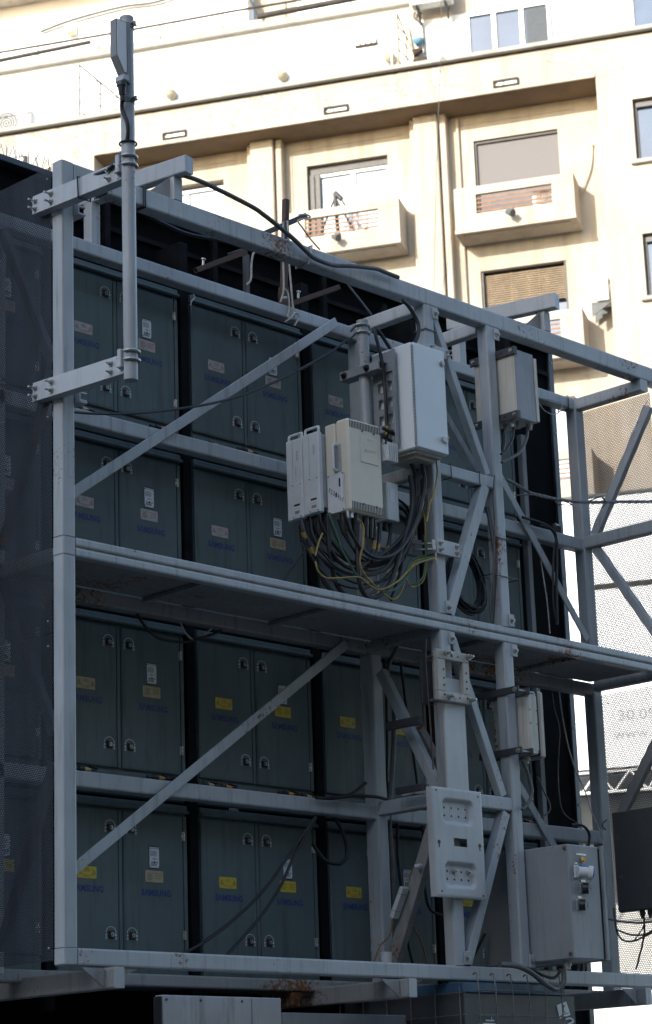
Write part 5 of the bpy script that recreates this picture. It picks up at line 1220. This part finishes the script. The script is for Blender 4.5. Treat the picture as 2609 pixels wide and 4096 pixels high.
CABLES = [
('antenna_feed', 'black', 0.011, [(-0.14, -0.638, 6.663), (-0.127, -0.621, 6.595), (-0.113, -0.635, 6.516), (-0.1, -0.628, 6.452), (-0.087, -0.585, 6.401), (-0.073, -0.515, 6.373), (-0.06, -0.444, 6.358), (-0.047, -0.362, 6.363), (-0.033, -0.245, 6.38), (-0.02, -0.127, 6.401)]),
('top_cable', 'greycable', 0.013, [(0.825, -0.035, 6.709), (0.978, -0.035, 6.707), (1.315, -0.035, 6.675), (1.427, -0.035, 6.644), (1.579, -0.035, 6.592), (1.668, -0.035, 6.553), (1.758, -0.035, 6.518), (1.816, -0.035, 6.498), (1.889, -0.035, 6.49), (1.989, -0.035, 6.496), (2.126, -0.035, 6.524), (2.324, -0.035, 6.56), (2.408, -0.035, 6.561), (2.528, -0.035, 6.559)]),
('top_drop', 'black', 0.012, [(2.56, -0.03, 6.426), (2.617, -0.03, 6.404), (2.666, -0.03, 6.36), (2.692, -0.03, 6.302), (2.683, -0.03, 6.236), (2.654, -0.03, 6.184)]),
('under_beam_hose', 'black', 0.012, [(0.681, 0.2, 6.557), (0.76, 0.2, 6.538), (0.919, 0.2, 6.516), (1.083, 0.2, 6.512), (1.344, 0.2, 6.539), (1.539, 0.2, 6.548)]),
('sagging_line', 'black', 0.007, [(0.454, 0.4, 5.398), (0.659, 0.4, 5.431), (0.931, 0.4, 5.493), (1.244, 0.4, 5.586), (1.488, 0.4, 5.671), (1.739, 0.4, 5.781), (2.089, 0.4, 5.972), (2.334, 0.4, 6.125), (2.093, 0.4, 5.976), (2.346, 0.4, 6.128), (2.536, 0.4, 6.273)]),
('down_lead', 'black', 0.005, [(2.316, 0.45, 5.116), (1.992, 0.45, 4.748)]),
('pole_feeder', 'black', 0.011, [(2.499, 0.03, 6.128), (2.451, 0.03, 6.166), (2.409, 0.03, 6.204), (2.377, 0.03, 6.221), (2.377, 0.03, 6.172), (2.4, 0.03, 6.096), (2.42, 0.03, 6.01), (2.436, 0.03, 5.906), (2.441, 0.03, 5.782), (2.447, 0.03, 5.668), (2.434, 0.03, 5.528)]),
('loop_cable', 'black', 0.011, [(2.617, 0.22, 5.704), (2.763, 0.22, 5.679), (2.876, 0.22, 5.628), (2.936, 0.22, 5.549), (2.955, 0.22, 5.443), (2.92, 0.22, 5.324), (2.888, 0.22, 5.232), (2.823, 0.22, 5.125), (2.749, 0.22, 5.034), (2.631, 0.22, 4.952), (2.496, 0.22, 4.923), (2.388, 0.22, 4.96), (2.316, 0.22, 5.04), (2.267, 0.22, 5.132)]),
('loop_cable', 'black', 0.011, [(2.647, 0.25, 5.667), (2.767, 0.25, 5.641), (2.855, 0.25, 5.585), (2.914, 0.25, 5.497), (2.92, 0.25, 5.389), (2.88, 0.25, 5.317), (2.838, 0.25, 5.19), (2.762, 0.25, 5.082), (2.644, 0.25, 4.992), (2.505, 0.25, 4.907)]),
('loop_cable', 'greycable', 0.01, [(1.965, 0.27, 5.06), (2.003, 0.27, 4.975), (2.083, 0.27, 4.89), (2.229, 0.27, 4.829), (2.368, 0.27, 4.809), (2.534, 0.27, 4.838), (2.683, 0.27, 4.908), (2.802, 0.27, 5.006), (2.878, 0.27, 5.121), (2.933, 0.27, 5.251), (2.965, 0.27, 5.377), (2.961, 0.27, 5.498)]),
('loop_cable', 'black', 0.01, [(2.13, 0.29, 5.124), (2.164, 0.29, 5.045), (2.246, 0.29, 4.966), (2.351, 0.29, 4.906), (2.481, 0.29, 4.896), (2.638, 0.29, 4.928), (2.768, 0.29, 5.02), (2.855, 0.29, 5.122), (2.909, 0.29, 5.251), (2.942, 0.29, 5.402), (2.937, 0.29, 5.498)]),
('loop_cable', 'black', 0.014, [(2.043, 0.3, 5.072), (2.07, 0.3, 4.97), (2.092, 0.3, 4.882), (2.13, 0.3, 4.797), (2.18, 0.3, 4.729), (2.242, 0.3, 4.692), (2.348, 0.3, 4.666)]),
('loop_cable', 'black', 0.014, [(2.19, 0.28, 5.124), (2.199, 0.28, 4.987), (2.209, 0.28, 4.866), (2.246, 0.28, 4.75), (2.307, 0.28, 4.69), (2.37, 0.28, 4.662)]),
('loop_cable', 'black', 0.014, [(2.396, 0.24, 5.112), (2.389, 0.24, 4.979), (2.381, 0.24, 4.839), (2.397, 0.24, 4.734), (2.46, 0.24, 4.69), (2.549, 0.24, 4.711), (2.631, 0.24, 4.785), (2.694, 0.24, 4.888), (2.746, 0.24, 5.006), (2.812, 0.24, 5.144), (2.869, 0.24, 5.313), (2.856, 0.24, 5.472)]),
('loop_cable', 'black', 0.011, [(2.552, 0.26, 5.143), (2.548, 0.26, 5.041), (2.524, 0.26, 4.959), (2.46, 0.26, 4.886), (2.359, 0.26, 4.84), (2.252, 0.26, 4.869), (2.191, 0.26, 4.92)]),
('loop_cable', 'black', 0.011, [(2.596, 0.26, 5.143), (2.585, 0.26, 5.047), (2.553, 0.26, 4.971), (2.471, 0.26, 4.896), (2.361, 0.26, 4.879)]),
('loop_cable', 'black', 0.011, [(2.702, 0.27, 5.131), (2.686, 0.27, 5.05), (2.642, 0.27, 4.98), (2.572, 0.27, 4.93), (2.471, 0.27, 4.894)]),
('loop_cable', 'greycable', 0.008, [(2.233, 0.3, 5.151), (2.25, 0.3, 5.061), (2.342, 0.3, 4.953), (2.469, 0.3, 4.873), (2.624, 0.3, 4.885), (2.765, 0.3, 4.974), (2.851, 0.3, 5.067)]),
('loop_cable', 'black', 0.008, [(2.844, 0.33, 5.344), (2.9, 0.33, 5.322), (2.943, 0.33, 5.273), (2.951, 0.33, 5.21), (2.911, 0.33, 5.131)]),
('loop_cable', 'black', 0.008, [(2.841, 0.33, 5.304), (2.892, 0.33, 5.28), (2.929, 0.33, 5.231), (2.931, 0.33, 5.175), (2.886, 0.33, 5.095)]),
('loop_cable', 'black', 0.008, [(2.838, 0.33, 5.259), (2.877, 0.33, 5.238), (2.909, 0.33, 5.187), (2.899, 0.33, 5.129), (2.849, 0.33, 5.057)]),
('loop_cable', 'black', 0.0068, [(2.018, 0.24, 5.06), (2.03, 0.24, 4.971), (2.131, 0.24, 4.861), (2.258, 0.24, 4.813), (2.408, 0.24, 4.813), (2.58, 0.24, 4.87), (2.687, 0.24, 4.958), (2.773, 0.24, 5.066), (2.862, 0.24, 5.2), (2.897, 0.24, 5.355), (2.905, 0.24, 5.461)]),
('loop_cable', 'black', 0.0068, [(2.251, 0.255, 5.109), (2.294, 0.255, 5.031), (2.38, 0.255, 4.942), (2.482, 0.255, 4.912), (2.597, 0.255, 4.93), (2.713, 0.255, 5.004), (2.775, 0.255, 5.093), (2.847, 0.255, 5.208), (2.876, 0.255, 5.353), (2.872, 0.255, 5.457)]),
('loop_cable', 'black', 0.0068, [(1.982, 0.27, 5.047), (2.001, 0.27, 4.914), (2.114, 0.27, 4.792), (2.257, 0.27, 4.738), (2.434, 0.27, 4.742), (2.594, 0.27, 4.804), (2.731, 0.27, 4.919), (2.846, 0.27, 5.048), (2.912, 0.27, 5.214), (2.942, 0.27, 5.324)]),
('loop_cable', 'black', 0.0068, [(2.059, 0.285, 5.083), (2.072, 0.285, 4.994), (2.165, 0.285, 4.91), (2.305, 0.285, 4.863), (2.452, 0.285, 4.863), (2.613, 0.285, 4.92), (2.729, 0.285, 5.009), (2.815, 0.285, 5.118), (2.904, 0.285, 5.253), (2.947, 0.285, 5.381), (2.954, 0.285, 5.488)]),
('loop_cable', 'black', 0.0068, [(2.317, 0.3, 5.125), (2.366, 0.3, 5.048), (2.442, 0.3, 4.936), (2.541, 0.3, 4.906), (2.666, 0.3, 4.925), (2.786, 0.3, 4.999), (2.859, 0.3, 5.091), (2.898, 0.3, 5.201), (2.935, 0.3, 5.368), (2.927, 0.3, 5.472)]),
('loop_cable', 'black', 0.0068, [(2.046, 0.315, 5.072), (2.105, 0.315, 4.945), (2.23, 0.315, 4.844), (2.381, 0.315, 4.79), (2.541, 0.315, 4.791), (2.725, 0.315, 4.858), (2.85, 0.315, 4.972), (2.916, 0.315, 5.095), (2.975, 0.315, 5.24), (3.014, 0.315, 5.352)]),
('loop_cable', 'black', 0.0068, [(2.133, 0.33, 5.107), (2.169, 0.33, 5.021), (2.285, 0.33, 4.946), (2.416, 0.33, 4.898), (2.581, 0.33, 4.9), (2.743, 0.33, 4.957), (2.854, 0.33, 5.046), (2.951, 0.33, 5.158), (2.972, 0.33, 5.283), (3.011, 0.33, 5.404), (3.022, 0.33, 5.512)]),
('box_drop', 'black', 0.011, [(2.752, 0.1, 5.567), (2.764, 0.1, 5.461), (2.777, 0.1, 5.272), (2.791, 0.1, 5.277), (2.737, 0.1, 5.157), (2.661, 0.1, 5.034)]),
('box_drop', 'black', 0.01, [(2.864, 0.08, 5.543), (2.843, 0.08, 5.426), (2.774, 0.08, 5.267), (2.726, 0.08, 5.15), (2.661, 0.08, 5.03), (2.598, 0.08, 4.919), (2.556, 0.08, 4.789), (2.469, 0.08, 4.623)]),
('box_drop', 'greycable', 0.01, [(2.874, 0.06, 5.54), (2.852, 0.06, 5.424), (2.798, 0.06, 5.298), (2.776, 0.06, 5.218), (2.688, 0.06, 5.085), (2.6, 0.06, 4.946), (2.515, 0.06, 4.825), (2.397, 0.06, 4.7), (2.241, 0.06, 4.609)]),
('earth_wire', 'yellow', 0.005, [(2.354, 0.2, 5.116), (2.395, 0.2, 5.08), (2.378, 0.2, 4.969), (2.357, 0.2, 4.874), (2.391, 0.2, 4.802), (2.496, 0.2, 4.734), (2.616, 0.2, 4.694), (2.685, 0.2, 4.739), (2.737, 0.2, 4.84), (2.799, 0.2, 4.92), (2.893, 0.2, 4.959), (2.987, 0.2, 4.985)]),
('earth_wire', 'yellow', 0.005, [(1.976, 0.18, 4.809), (1.994, 0.18, 4.752), (2.056, 0.18, 4.728), (2.184, 0.18, 4.748), (2.313, 0.18, 4.771), (2.377, 0.18, 4.75), (2.485, 0.18, 4.725), (2.622, 0.18, 4.787), (2.728, 0.18, 4.866), (2.811, 0.18, 4.926), (2.965, 0.18, 4.983)]),
('earth_wire', 'green', 0.005, [(2.1, 0.19, 5.097), (2.155, 0.19, 5.022), (2.203, 0.19, 4.916), (2.263, 0.19, 4.842), (2.324, 0.19, 4.775), (2.474, 0.19, 4.729), (2.585, 0.19, 4.734), (2.701, 0.19, 4.801), (2.763, 0.19, 4.889), (2.847, 0.19, 4.949), (2.965, 0.19, 4.99)]),
('earth_wire', 'yellow', 0.005, [(2.784, 0.02, 4.913), (2.652, 0.02, 4.877), (2.569, 0.02, 4.81), (2.546, 0.02, 4.753), (2.563, 0.02, 4.713), (2.607, 0.02, 4.71), (2.677, 0.02, 4.749), (2.722, 0.02, 4.833), (2.731, 0.02, 4.959), (2.721, 0.02, 5.066), (2.726, 0.02, 5.145), (2.696, 0.02, 5.199)]),
('earth_wire', 'green', 0.005, [(2.78, 0.02, 4.928), (2.63, 0.02, 4.881), (2.547, 0.02, 4.806), (2.537, 0.02, 4.744), (2.586, 0.02, 4.724), (2.655, 0.02, 4.754), (2.704, 0.02, 4.815), (2.717, 0.02, 4.926), (2.713, 0.02, 5.034)]),
('earth_wire', 'yellow', 0.005, [(2.777, -0.04, 5.498), (2.792, -0.04, 5.408), (2.742, -0.04, 5.274), (2.709, -0.04, 5.208), (2.672, -0.04, 5.092)]),
('yellow_sleeve_lead', 'yellow', 0.005, [(2.063, 0.2, 4.986), (2.034, 0.2, 4.928), (1.998, 0.2, 4.847)]),
('box_gland_lead', 'black', 0.008, [(3.507, -0.05, 5.852), (3.492, -0.05, 5.765), (3.438, -0.05, 5.686), (3.372, -0.05, 5.632)]),
('box_gland_lead', 'greycable', 0.01, [(3.61, -0.08, 5.86), (3.585, -0.08, 5.761), (3.501, -0.08, 5.655), (3.338, -0.08, 5.567)]),
('box_gland_lead', 'black', 0.012, [(3.5, 0.03, 5.833), (3.498, 0.03, 5.759), (3.479, 0.03, 5.682)]),
('guy_rope', 'steelrope', 0.01, [(3.432, -0.03, 5.493), (3.49, -0.03, 5.478), (3.655, -0.03, 5.442), (3.909, -0.03, 5.452), (4.097, -0.03, 5.467), (4.268, -0.03, 5.494), (4.588, -0.03, 5.553), (4.925, -0.03, 5.615), (5.105, -0.03, 5.648)]),
('guy_rope', 'rustwire', 0.004, [(3.5, -0.04, 5.399), (3.652, -0.04, 5.43), (3.773, -0.04, 5.435), (3.906, -0.04, 5.446), (3.999, -0.04, 5.445), (4.061, -0.04, 5.439), (3.924, -0.04, 5.419), (3.895, -0.04, 5.434), (4.042, -0.04, 5.46), (4.136, -0.04, 5.466), (4.256, -0.04, 5.501), (4.357, -0.04, 5.546), (4.407, -0.04, 5.514), (4.371, -0.04, 5.477)]),
('panel_lead', 'white', 0.004, [(4.47, 0.56, 5.385), (4.488, 0.56, 5.223), (4.511, 0.56, 4.999), (4.524, 0.56, 4.789)]),
('panel_lead', 'black', 0.01, [(4.238, 0.5, 5.505), (4.45, 0.5, 5.5), (4.544, 0.5, 5.467), (4.575, 0.5, 5.402), (4.574, 0.5, 5.332), (4.555, 0.5, 5.189), (4.536, 0.5, 5.048), (4.526, 0.5, 4.835)]),
('panel_lead', 'black', 0.007, [(4.406, 0.5, 5.485), (4.502, 0.5, 5.481), (4.568, 0.5, 5.443), (4.546, 0.5, 5.327), (4.516, 0.5, 5.184), (4.502, 0.5, 4.974), (4.526, 0.5, 4.841)]),
('panel_lead', 'brown', 0.004, [(4.58, 0.62, 4.433), (4.606, 0.62, 4.314), (4.641, 0.62, 4.182), (4.602, 0.62, 3.943), (4.593, 0.62, 3.742), (4.625, 0.62, 3.639), (4.748, 0.62, 3.588), (4.817, 0.62, 3.527), (4.846, 0.62, 3.442)]),
('panel_lead', 'white', 0.0045, [(4.506, 0.5, 4.399), (4.523, 0.5, 4.253), (4.566, 0.5, 4.043), (4.627, 0.5, 3.902), (4.729, 0.5, 3.751), (4.761, 0.5, 3.641), (4.826, 0.5, 3.547), (4.865, 0.5, 3.483), (4.86, 0.5, 3.403)]),
('panel_lead', 'black', 0.009, [(4.29, 0.3, 3.504), (4.363, 0.3, 3.512), (4.424, 0.3, 3.494), (4.461, 0.3, 3.452), (4.442, 0.3, 3.374)]),
('panel_lead', 'greycable', 0.005, [(3.98, 0.3, 3.779), (4.032, 0.3, 3.688), (4.082, 0.3, 3.622), (4.072, 0.3, 3.57), (3.997, 0.3, 3.53)]),
('strap_box_lead', 'greycable', 0.01, [(3.444, -0.02, 3.783), (3.484, -0.02, 3.726), (3.512, -0.02, 3.651), (3.515, -0.02, 3.597), (3.475, -0.02, 3.53), (3.418, -0.02, 3.493)]),
('cabinet_hose', 'greycable', 0.016, [(3.485, -0.2, 2.573), (3.488, -0.2, 2.531), (3.471, -0.2, 2.486), (3.43, -0.2, 2.462), (3.371, -0.2, 2.462), (3.296, -0.2, 2.49), (3.204, -0.2, 2.536), (3.112, -0.2, 2.569), (3.018, -0.2, 2.581), (2.925, -0.2, 2.58)]),
('cabinet_hose', 'black', 0.009, [(3.511, -0.16, 2.574), (3.477, -0.16, 2.534), (3.417, -0.16, 2.523), (3.331, -0.16, 2.539), (3.246, -0.16, 2.565), (3.142, -0.16, 2.576), (3.01, -0.16, 2.581)]),
('tank_lead', 'black', 0.009, [(2.231, 0.5, 3.426), (2.038, 0.5, 3.224), (1.817, 0.5, 3.004), (1.573, 0.5, 2.824), (1.339, 0.5, 2.693), (1.202, 0.5, 2.634)]),
('tank_lead', 'black', 0.009, [(2.234, 0.5, 3.42), (2.07, 0.5, 3.215), (1.93, 0.5, 3.01), (1.779, 0.5, 2.855), (1.648, 0.5, 2.738), (1.505, 0.5, 2.627)]),
('deck_sag', 'black', 0.008, [(0.989, 0.58, 4.428), (1.055, 0.58, 4.356), (1.161, 0.58, 4.312), (1.332, 0.58, 4.319), (1.49, 0.58, 4.368), (1.612, 0.58, 4.42)]),
('deck_sag', 'white', 0.005, [(1.303, 0.58, 4.425), (1.348, 0.58, 4.36), (1.426, 0.58, 4.345), (1.54, 0.58, 4.422)]),
('riser', 'greycable', 0.014, [(3.031, 0.56, 4.508), (2.96, 0.56, 4.405), (2.941, 0.56, 4.305), (2.991, 0.56, 4.179), (2.983, 0.56, 4.046), (2.945, 0.56, 3.738), (2.914, 0.56, 3.544), (2.91, 0.56, 3.373), (2.918, 0.56, 3.204), (2.909, 0.56, 2.952)]),
('riser', 'black', 0.009, [(3.096, 0.6, 4.532), (3.125, 0.6, 4.361), (3.148, 0.6, 4.114), (3.204, 0.6, 3.766), (3.217, 0.6, 3.573), (3.239, 0.6, 3.418), (3.262, 0.6, 3.272), (3.244, 0.6, 3.099), (3.28, 0.6, 2.973), (3.395, 0.6, 2.937)]),
('riser', 'black', 0.009, [(2.957, 0.6, 4.483), (2.964, 0.6, 4.27), (2.968, 0.6, 3.919), (2.955, 0.6, 3.667), (3.014, 0.6, 3.471), (3.016, 0.6, 3.257), (3.031, 0.6, 3.088), (3.063, 0.6, 2.794), (3.104, 0.6, 2.653)]),
('wall_loop', 'black', 0.011, [(2.51, 0.62, 3.457), (2.572, 0.62, 3.373), (2.601, 0.62, 3.275), (2.582, 0.62, 3.224), (2.526, 0.62, 3.193), (2.419, 0.62, 3.209), (2.328, 0.62, 3.29)]),
('wall_loop', 'black', 0.01, [(2.677, 0.52, 3.656), (2.551, 0.52, 3.582), (2.404, 0.52, 3.545), (2.261, 0.52, 3.537)]),
('wall_loop', 'black', 0.01, [(2.371, 0.5, 3.544), (2.553, 0.5, 3.569), (2.726, 0.5, 3.577), (2.838, 0.5, 3.569)]),
('sleeve', 'yellow', 0.0125, [(2.442, 0.026, 5.637), (2.436, 0.026, 5.585)]),
('sleeve', 'yellow', 0.0125, [(1.98, 0.27, 4.991), (1.997, 0.27, 4.959)]),
('sleeve', 'yellow', 0.0115, [(2.339, 0.27, 5.079), (2.368, 0.27, 5.053)]),
('sleeve', 'yellow', 0.0125, [(2.543, 0.255, 5.031), (2.533, 0.255, 4.979)]),
('sleeve', 'yellow', 0.0125, [(2.58, 0.255, 5.018), (2.558, 0.255, 4.97)]),
('sleeve', 'yellow', 0.0125, [(2.675, 0.265, 5.02), (2.639, 0.265, 4.974)]),
('sleeve', 'yellow', 0.015, [(2.04, 0.275, 4.918), (2.056, 0.275, 4.883)]),
('orange_wire', 'orange', 0.005, [(3.019, 0.48, 3.189), (2.977, 0.48, 3.132), (2.953, 0.48, 2.988), (2.985, 0.48, 2.864), (3.054, 0.48, 2.759), (3.093, 0.48, 2.644)]),
('orange_wire', 'orange', 0.005, [(2.833, 0.5, 2.885), (2.803, 0.5, 2.792), (2.725, 0.5, 2.732), (2.665, 0.5, 2.64)]),
('post_lead', 'brown', 0.005, [(2.7, 0.031, 4.42), (2.7, 0.033, 4.293), (2.7, 0.036, 4.065), (2.7, 0.021, 3.811), (2.7, 0.021, 3.669)]),
('post_lead', 'greycable', 0.012, [(3.345, 0.062, 5.316), (3.345, 0.047, 5.221), (3.345, 0.023, 5.002), (3.345, 0.046, 4.805), (3.345, 0.069, 4.619)]),
('post_lead', 'brown', 0.004, [(3.345, -0.012, 5.505), (3.324, -0.012, 5.348), (3.327, -0.012, 5.195), (3.28, -0.012, 4.884), (3.233, -0.012, 4.698), (3.24, -0.012, 4.6)]),
('deck_lead', 'black', 0.01, [(3.406, 0.3, 2.807), (3.347, 0.3, 2.73), (3.283, 0.3, 2.661)]),
('mesh_lead', 'greycable', 0.006, [(4.452, 0.2, 2.932), (4.577, 0.2, 2.921), (4.743, 0.2, 2.919), (4.917, 0.2, 2.931)]),
('mesh_lead', 'black', 0.006, [(4.549, 0.2, 2.87), (4.679, 0.2, 2.846), (4.814, 0.2, 2.848), (4.91, 0.2, 2.878)]),
('mesh_lead', 'black', 0.006, [(4.864, 0.22, 2.952), (4.86, 0.22, 2.871), (4.821, 0.22, 2.776), (4.744, 0.22, 2.641)]),
('mesh_lead', 'greycable', 0.006, [(4.544, 0.21, 3.003), (4.556, 0.21, 2.911), (4.57, 0.21, 2.839), (4.633, 0.21, 2.808), (4.733, 0.21, 2.809), (4.922, 0.21, 2.866)]),
('mesh_lead', 'black', 0.004, [(4.733, 0.21, 2.812), (4.807, 0.21, 2.868), (4.859, 0.21, 2.924)]),
('beam_wire', 'white', 0.003, [(4.486, 0.5, 6.322), (4.535, 0.5, 6.287), (4.63, 0.5, 6.281), (4.703, 0.5, 6.316), (4.725, 0.5, 6.355), (4.683, 0.5, 6.381), (4.491, 0.5, 6.369)]),
('mesh_lead', 'brown', 0.005, [(4.652, 0.3, 3.563), (4.61, 0.3, 3.54), (4.602, 0.3, 3.512), (4.634, 0.3, 3.501)]),
('thin_rod', 'steelrope', 0.006, [(2.408, 0.3, 6.622), (2.647, 0.3, 6.451)]),
('mast_rope', 'rope', 0.006, [(2.173, 0.55, 6.997), (2.175, 0.55, 6.878), (2.158, 0.55, 6.717), (2.152, 0.55, 6.56), (2.128, 0.55, 6.472)]),
('mast_rope', 'rope', 0.006, [(2.188, 0.53, 7.0), (2.189, 0.53, 6.875), (2.197, 0.53, 6.721), (2.201, 0.53, 6.567), (2.204, 0.53, 6.485), (2.206, 0.53, 6.444), (2.221, 0.53, 6.407)]),
('mast_rope', 'rope', 0.005, [(2.142, 0.53, 6.557), (2.168, 0.53, 6.533), (2.185, 0.53, 6.45), (2.169, 0.53, 6.379), (2.217, 0.53, 6.391), (2.223, 0.53, 6.449), (2.204, 0.53, 6.485)]),
('mast_rope', 'rope', 0.005, [(2.13, 0.52, 6.339), (2.179, 0.52, 6.379), (2.222, 0.52, 6.42), (2.249, 0.52, 6.406), (2.24, 0.52, 6.373), (2.208, 0.52, 6.335)]),
('mast_rope', 'rope', 0.005, [(2.257, 0.5, 7.047), (2.314, 0.5, 7.068), (2.356, 0.5, 7.069), (2.341, 0.5, 7.052), (2.255, 0.5, 7.012), (2.288, 0.5, 6.977), (2.356, 0.5, 6.921), (2.431, 0.5, 6.869)]),
('rod_rope', 'rope', 0.006, [(1.882, 0.5, 6.712), (1.855, 0.5, 6.685), (1.842, 0.5, 6.62), (1.833, 0.5, 6.526), (1.802, 0.5, 6.488)]),
('rod_rope', 'black', 0.006, [(1.654, 0.5, 6.636), (1.732, 0.5, 6.676), (1.836, 0.5, 6.73)]),
('door_wire', 'white', 0.004, [(1.565, 0.7, 6.424), (1.577, 0.7, 6.409), (1.553, 0.7, 6.38), (1.54, 0.7, 6.35)])
]
colw = {'black': 'black', 'greycable': 'grey', 'yellow': 'yellow', 'green': 'green', 'brown': 'brown', 'white': 'white', 'orange': 'orange', 'rope': 'pale', 'steelrope': 'steel', 'rustwire': 'rusty'}
thick = lambda r: 'thick ' if r >= .0125 else ('thin ' if r <= .0062 else '')
seen = {}
ORD = {'loop_cable': ['black cable arching from the top of the cream unit down into its underside', 'black cable curving from behind the cream unit into the loop bundle', 'grey cable in the outermost loop, starting under the scribbled white unit', 'black cable looping from the slim white units up to the light-grey cabinet',
  'thick black cable falling from the scribbled white unit behind the deck edge', 'thick black cable falling from between the white and cream units behind the deck edge', 'thick black cable under the cream unit making the lowest loop', None, None, None, 'thin grey cable looping just inside the outermost loop', None, None, None],
 'earth_wire': ['yellow earth wire leaving the cream unit and dipping to the deck', 'yellow earth wire running from the white units along the deck to the bracket', 'green earth wire running from the white units to the post bracket', 'yellow earth wire curled in a ring beside the post bracket', 'green earth wire curled in a ring beside the post bracket', 'yellow earth wire hanging from the bottom of the light-grey cabinet'],
 'box_drop': ['black cable dropping inside the bundle under the light-grey cabinet', 'black cable dropping from the light-grey cabinet down to the deck', 'grey cable dropping from the light-grey cabinet to the deck edge'],
 'tank_lead': ['paint-splashed black cable slanting to the gap between the bottom cabinets', 'paint-splashed black cable slanting across the bottom cabinet of the second column'],
 'panel_lead': ['thin white lead hanging on the black screen above the deck', 'thick black lead hung over the inner beam before the black screen', 'thin black lead hung over the inner beam beside a thicker one', 'thin brown lead hanging on the black screen under the deck', 'thin white lead hanging past the screen edge to the lower beam', 'black lead arching over the lower beam by the screen edge', 'thin grey lead hanging beside the strapped junction box'],
 'wall_loop': ['black cable looping down the cabinet gap left of the inner post', 'black cable rising from the lower beam to the inner post', 'black cable lying along the lower beam past the inner post'],
 'riser': ['thick grey hose rising beside the inner post under the deck', 'black cable rising from behind the pressed plate to the deck', 'black cable rising close along the inner post'],
 'mesh_lead': ['thin grey cable strung level before the far sheet under the dark cabinet', 'thin black cable sagging before the far sheet', 'thin black cable hanging straight down from the dark cabinet gland', 'thin grey cable dropping past the dark cabinet into a sag', 'very thin black cable between the sagging ones under the dark cabinet', 'small brown cable bow at the top edge of the dark cabinet'],
 'mast_rope': ['pale rope running straight down the near side of the rust-brown mast', 'pale rope pair running from the crossbar down to the knot', 'pale rope wound round the mast sleeve', 'loose rope end hanging over the inner top beam below the mast', 'thin cord from the crossbar end down behind the top beam'],
 'rod_rope': ['pale rope hanging from the rusty bar over the second cabinet column', 'black cord lying along the rusty bar over the second cabinet column'],
 'orange_wire': ['orange wire hanging from the ballast terminal to the bottom beam', 'orange wire hanging from the foot of the ballast'],
 'post_lead': ['thin brown cable running down the wide-plated post', 'thick grey cable running down the left side of the second post', 'thin brown cable snaking down the front of the second post']}
MOVE = ('loop_cable', 'sleeve', 'down_lead', 'yellow_sleeve_lead', 'sagging_line')
for nm, mt, r, pts in CABLES:
    lab, grp = INFO_[nm]; k_ = seen.get(nm, 0); seen[nm] = k_+1
    if (nm in MOVE and (nm, k_) != ('sleeve', 0)) or (nm == 'earth_wire' and k_ < 3): pts = [tuple(Vector(p)+OUT) for p in pts]
    if nm in ('loop_cable', 'box_drop', 'panel_lead', 'mesh_lead', 'cabinet_hose', 'deck_sag', 'riser', 'box_gland_lead', 'guy_rope', 'post_lead', 'earth_wire'):
        for a in ('dark ', 'thin yellow or green '): lab = lab.replace(a, '', 1) if lab.startswith(a) else lab
        lab = thick(r)+colw[mt]+' '+lab.replace('loose ', '').replace('short ', '').replace('frayed steel ', 'frayed '); lab = lab.replace('thin thin', 'thin')
        grp = grp+', '+thick(r)+colw[mt]
    names = {'sleeve': 'marker_sleeve', 'earth_wire': 'earth_wire', 'guy_rope': 'guy_rope', 'mast_rope': 'rope', 'rod_rope': 'rope', 'thin_rod': 'thin_rod', 'cabinet_hose': 'hose', 'under_beam_hose': 'hose'}
    if k_ < len(ORD.get(nm, [])) and ORD[nm][k_]: lab = ORD[nm][k_]
    pts = [Vector(p) for p in pts]
    for i in range(1, len(pts)-1): pts[i] += Vector((0, random.uniform(-.006, .006), 0))
    tg = G()
    if nm == 'guy_rope' and r >= .01:           # laid strands
        q = [];
        for i in range(len(pts)-1):
            for k in range(14): q.append(pts[i].lerp(pts[i+1], k/14))
        for sd_ in range(3):
            tg.tube([p+Vector((0, .0062*math.cos(i*.75+sd_*2.094), .0062*math.sin(i*.75+sd_*2.094))) for i, p in enumerate(q)], .0052, 6, 1)
    else: tg.tube(pts, r, 8, 5)
    single(names.get(nm, 'cable'), tg, 'cable_'+mt, lab, 'rope' if 'rope' in nm else ('rod' if nm == 'thin_rod' else ('sleeve' if nm == 'sleeve' else 'cable')), grp)
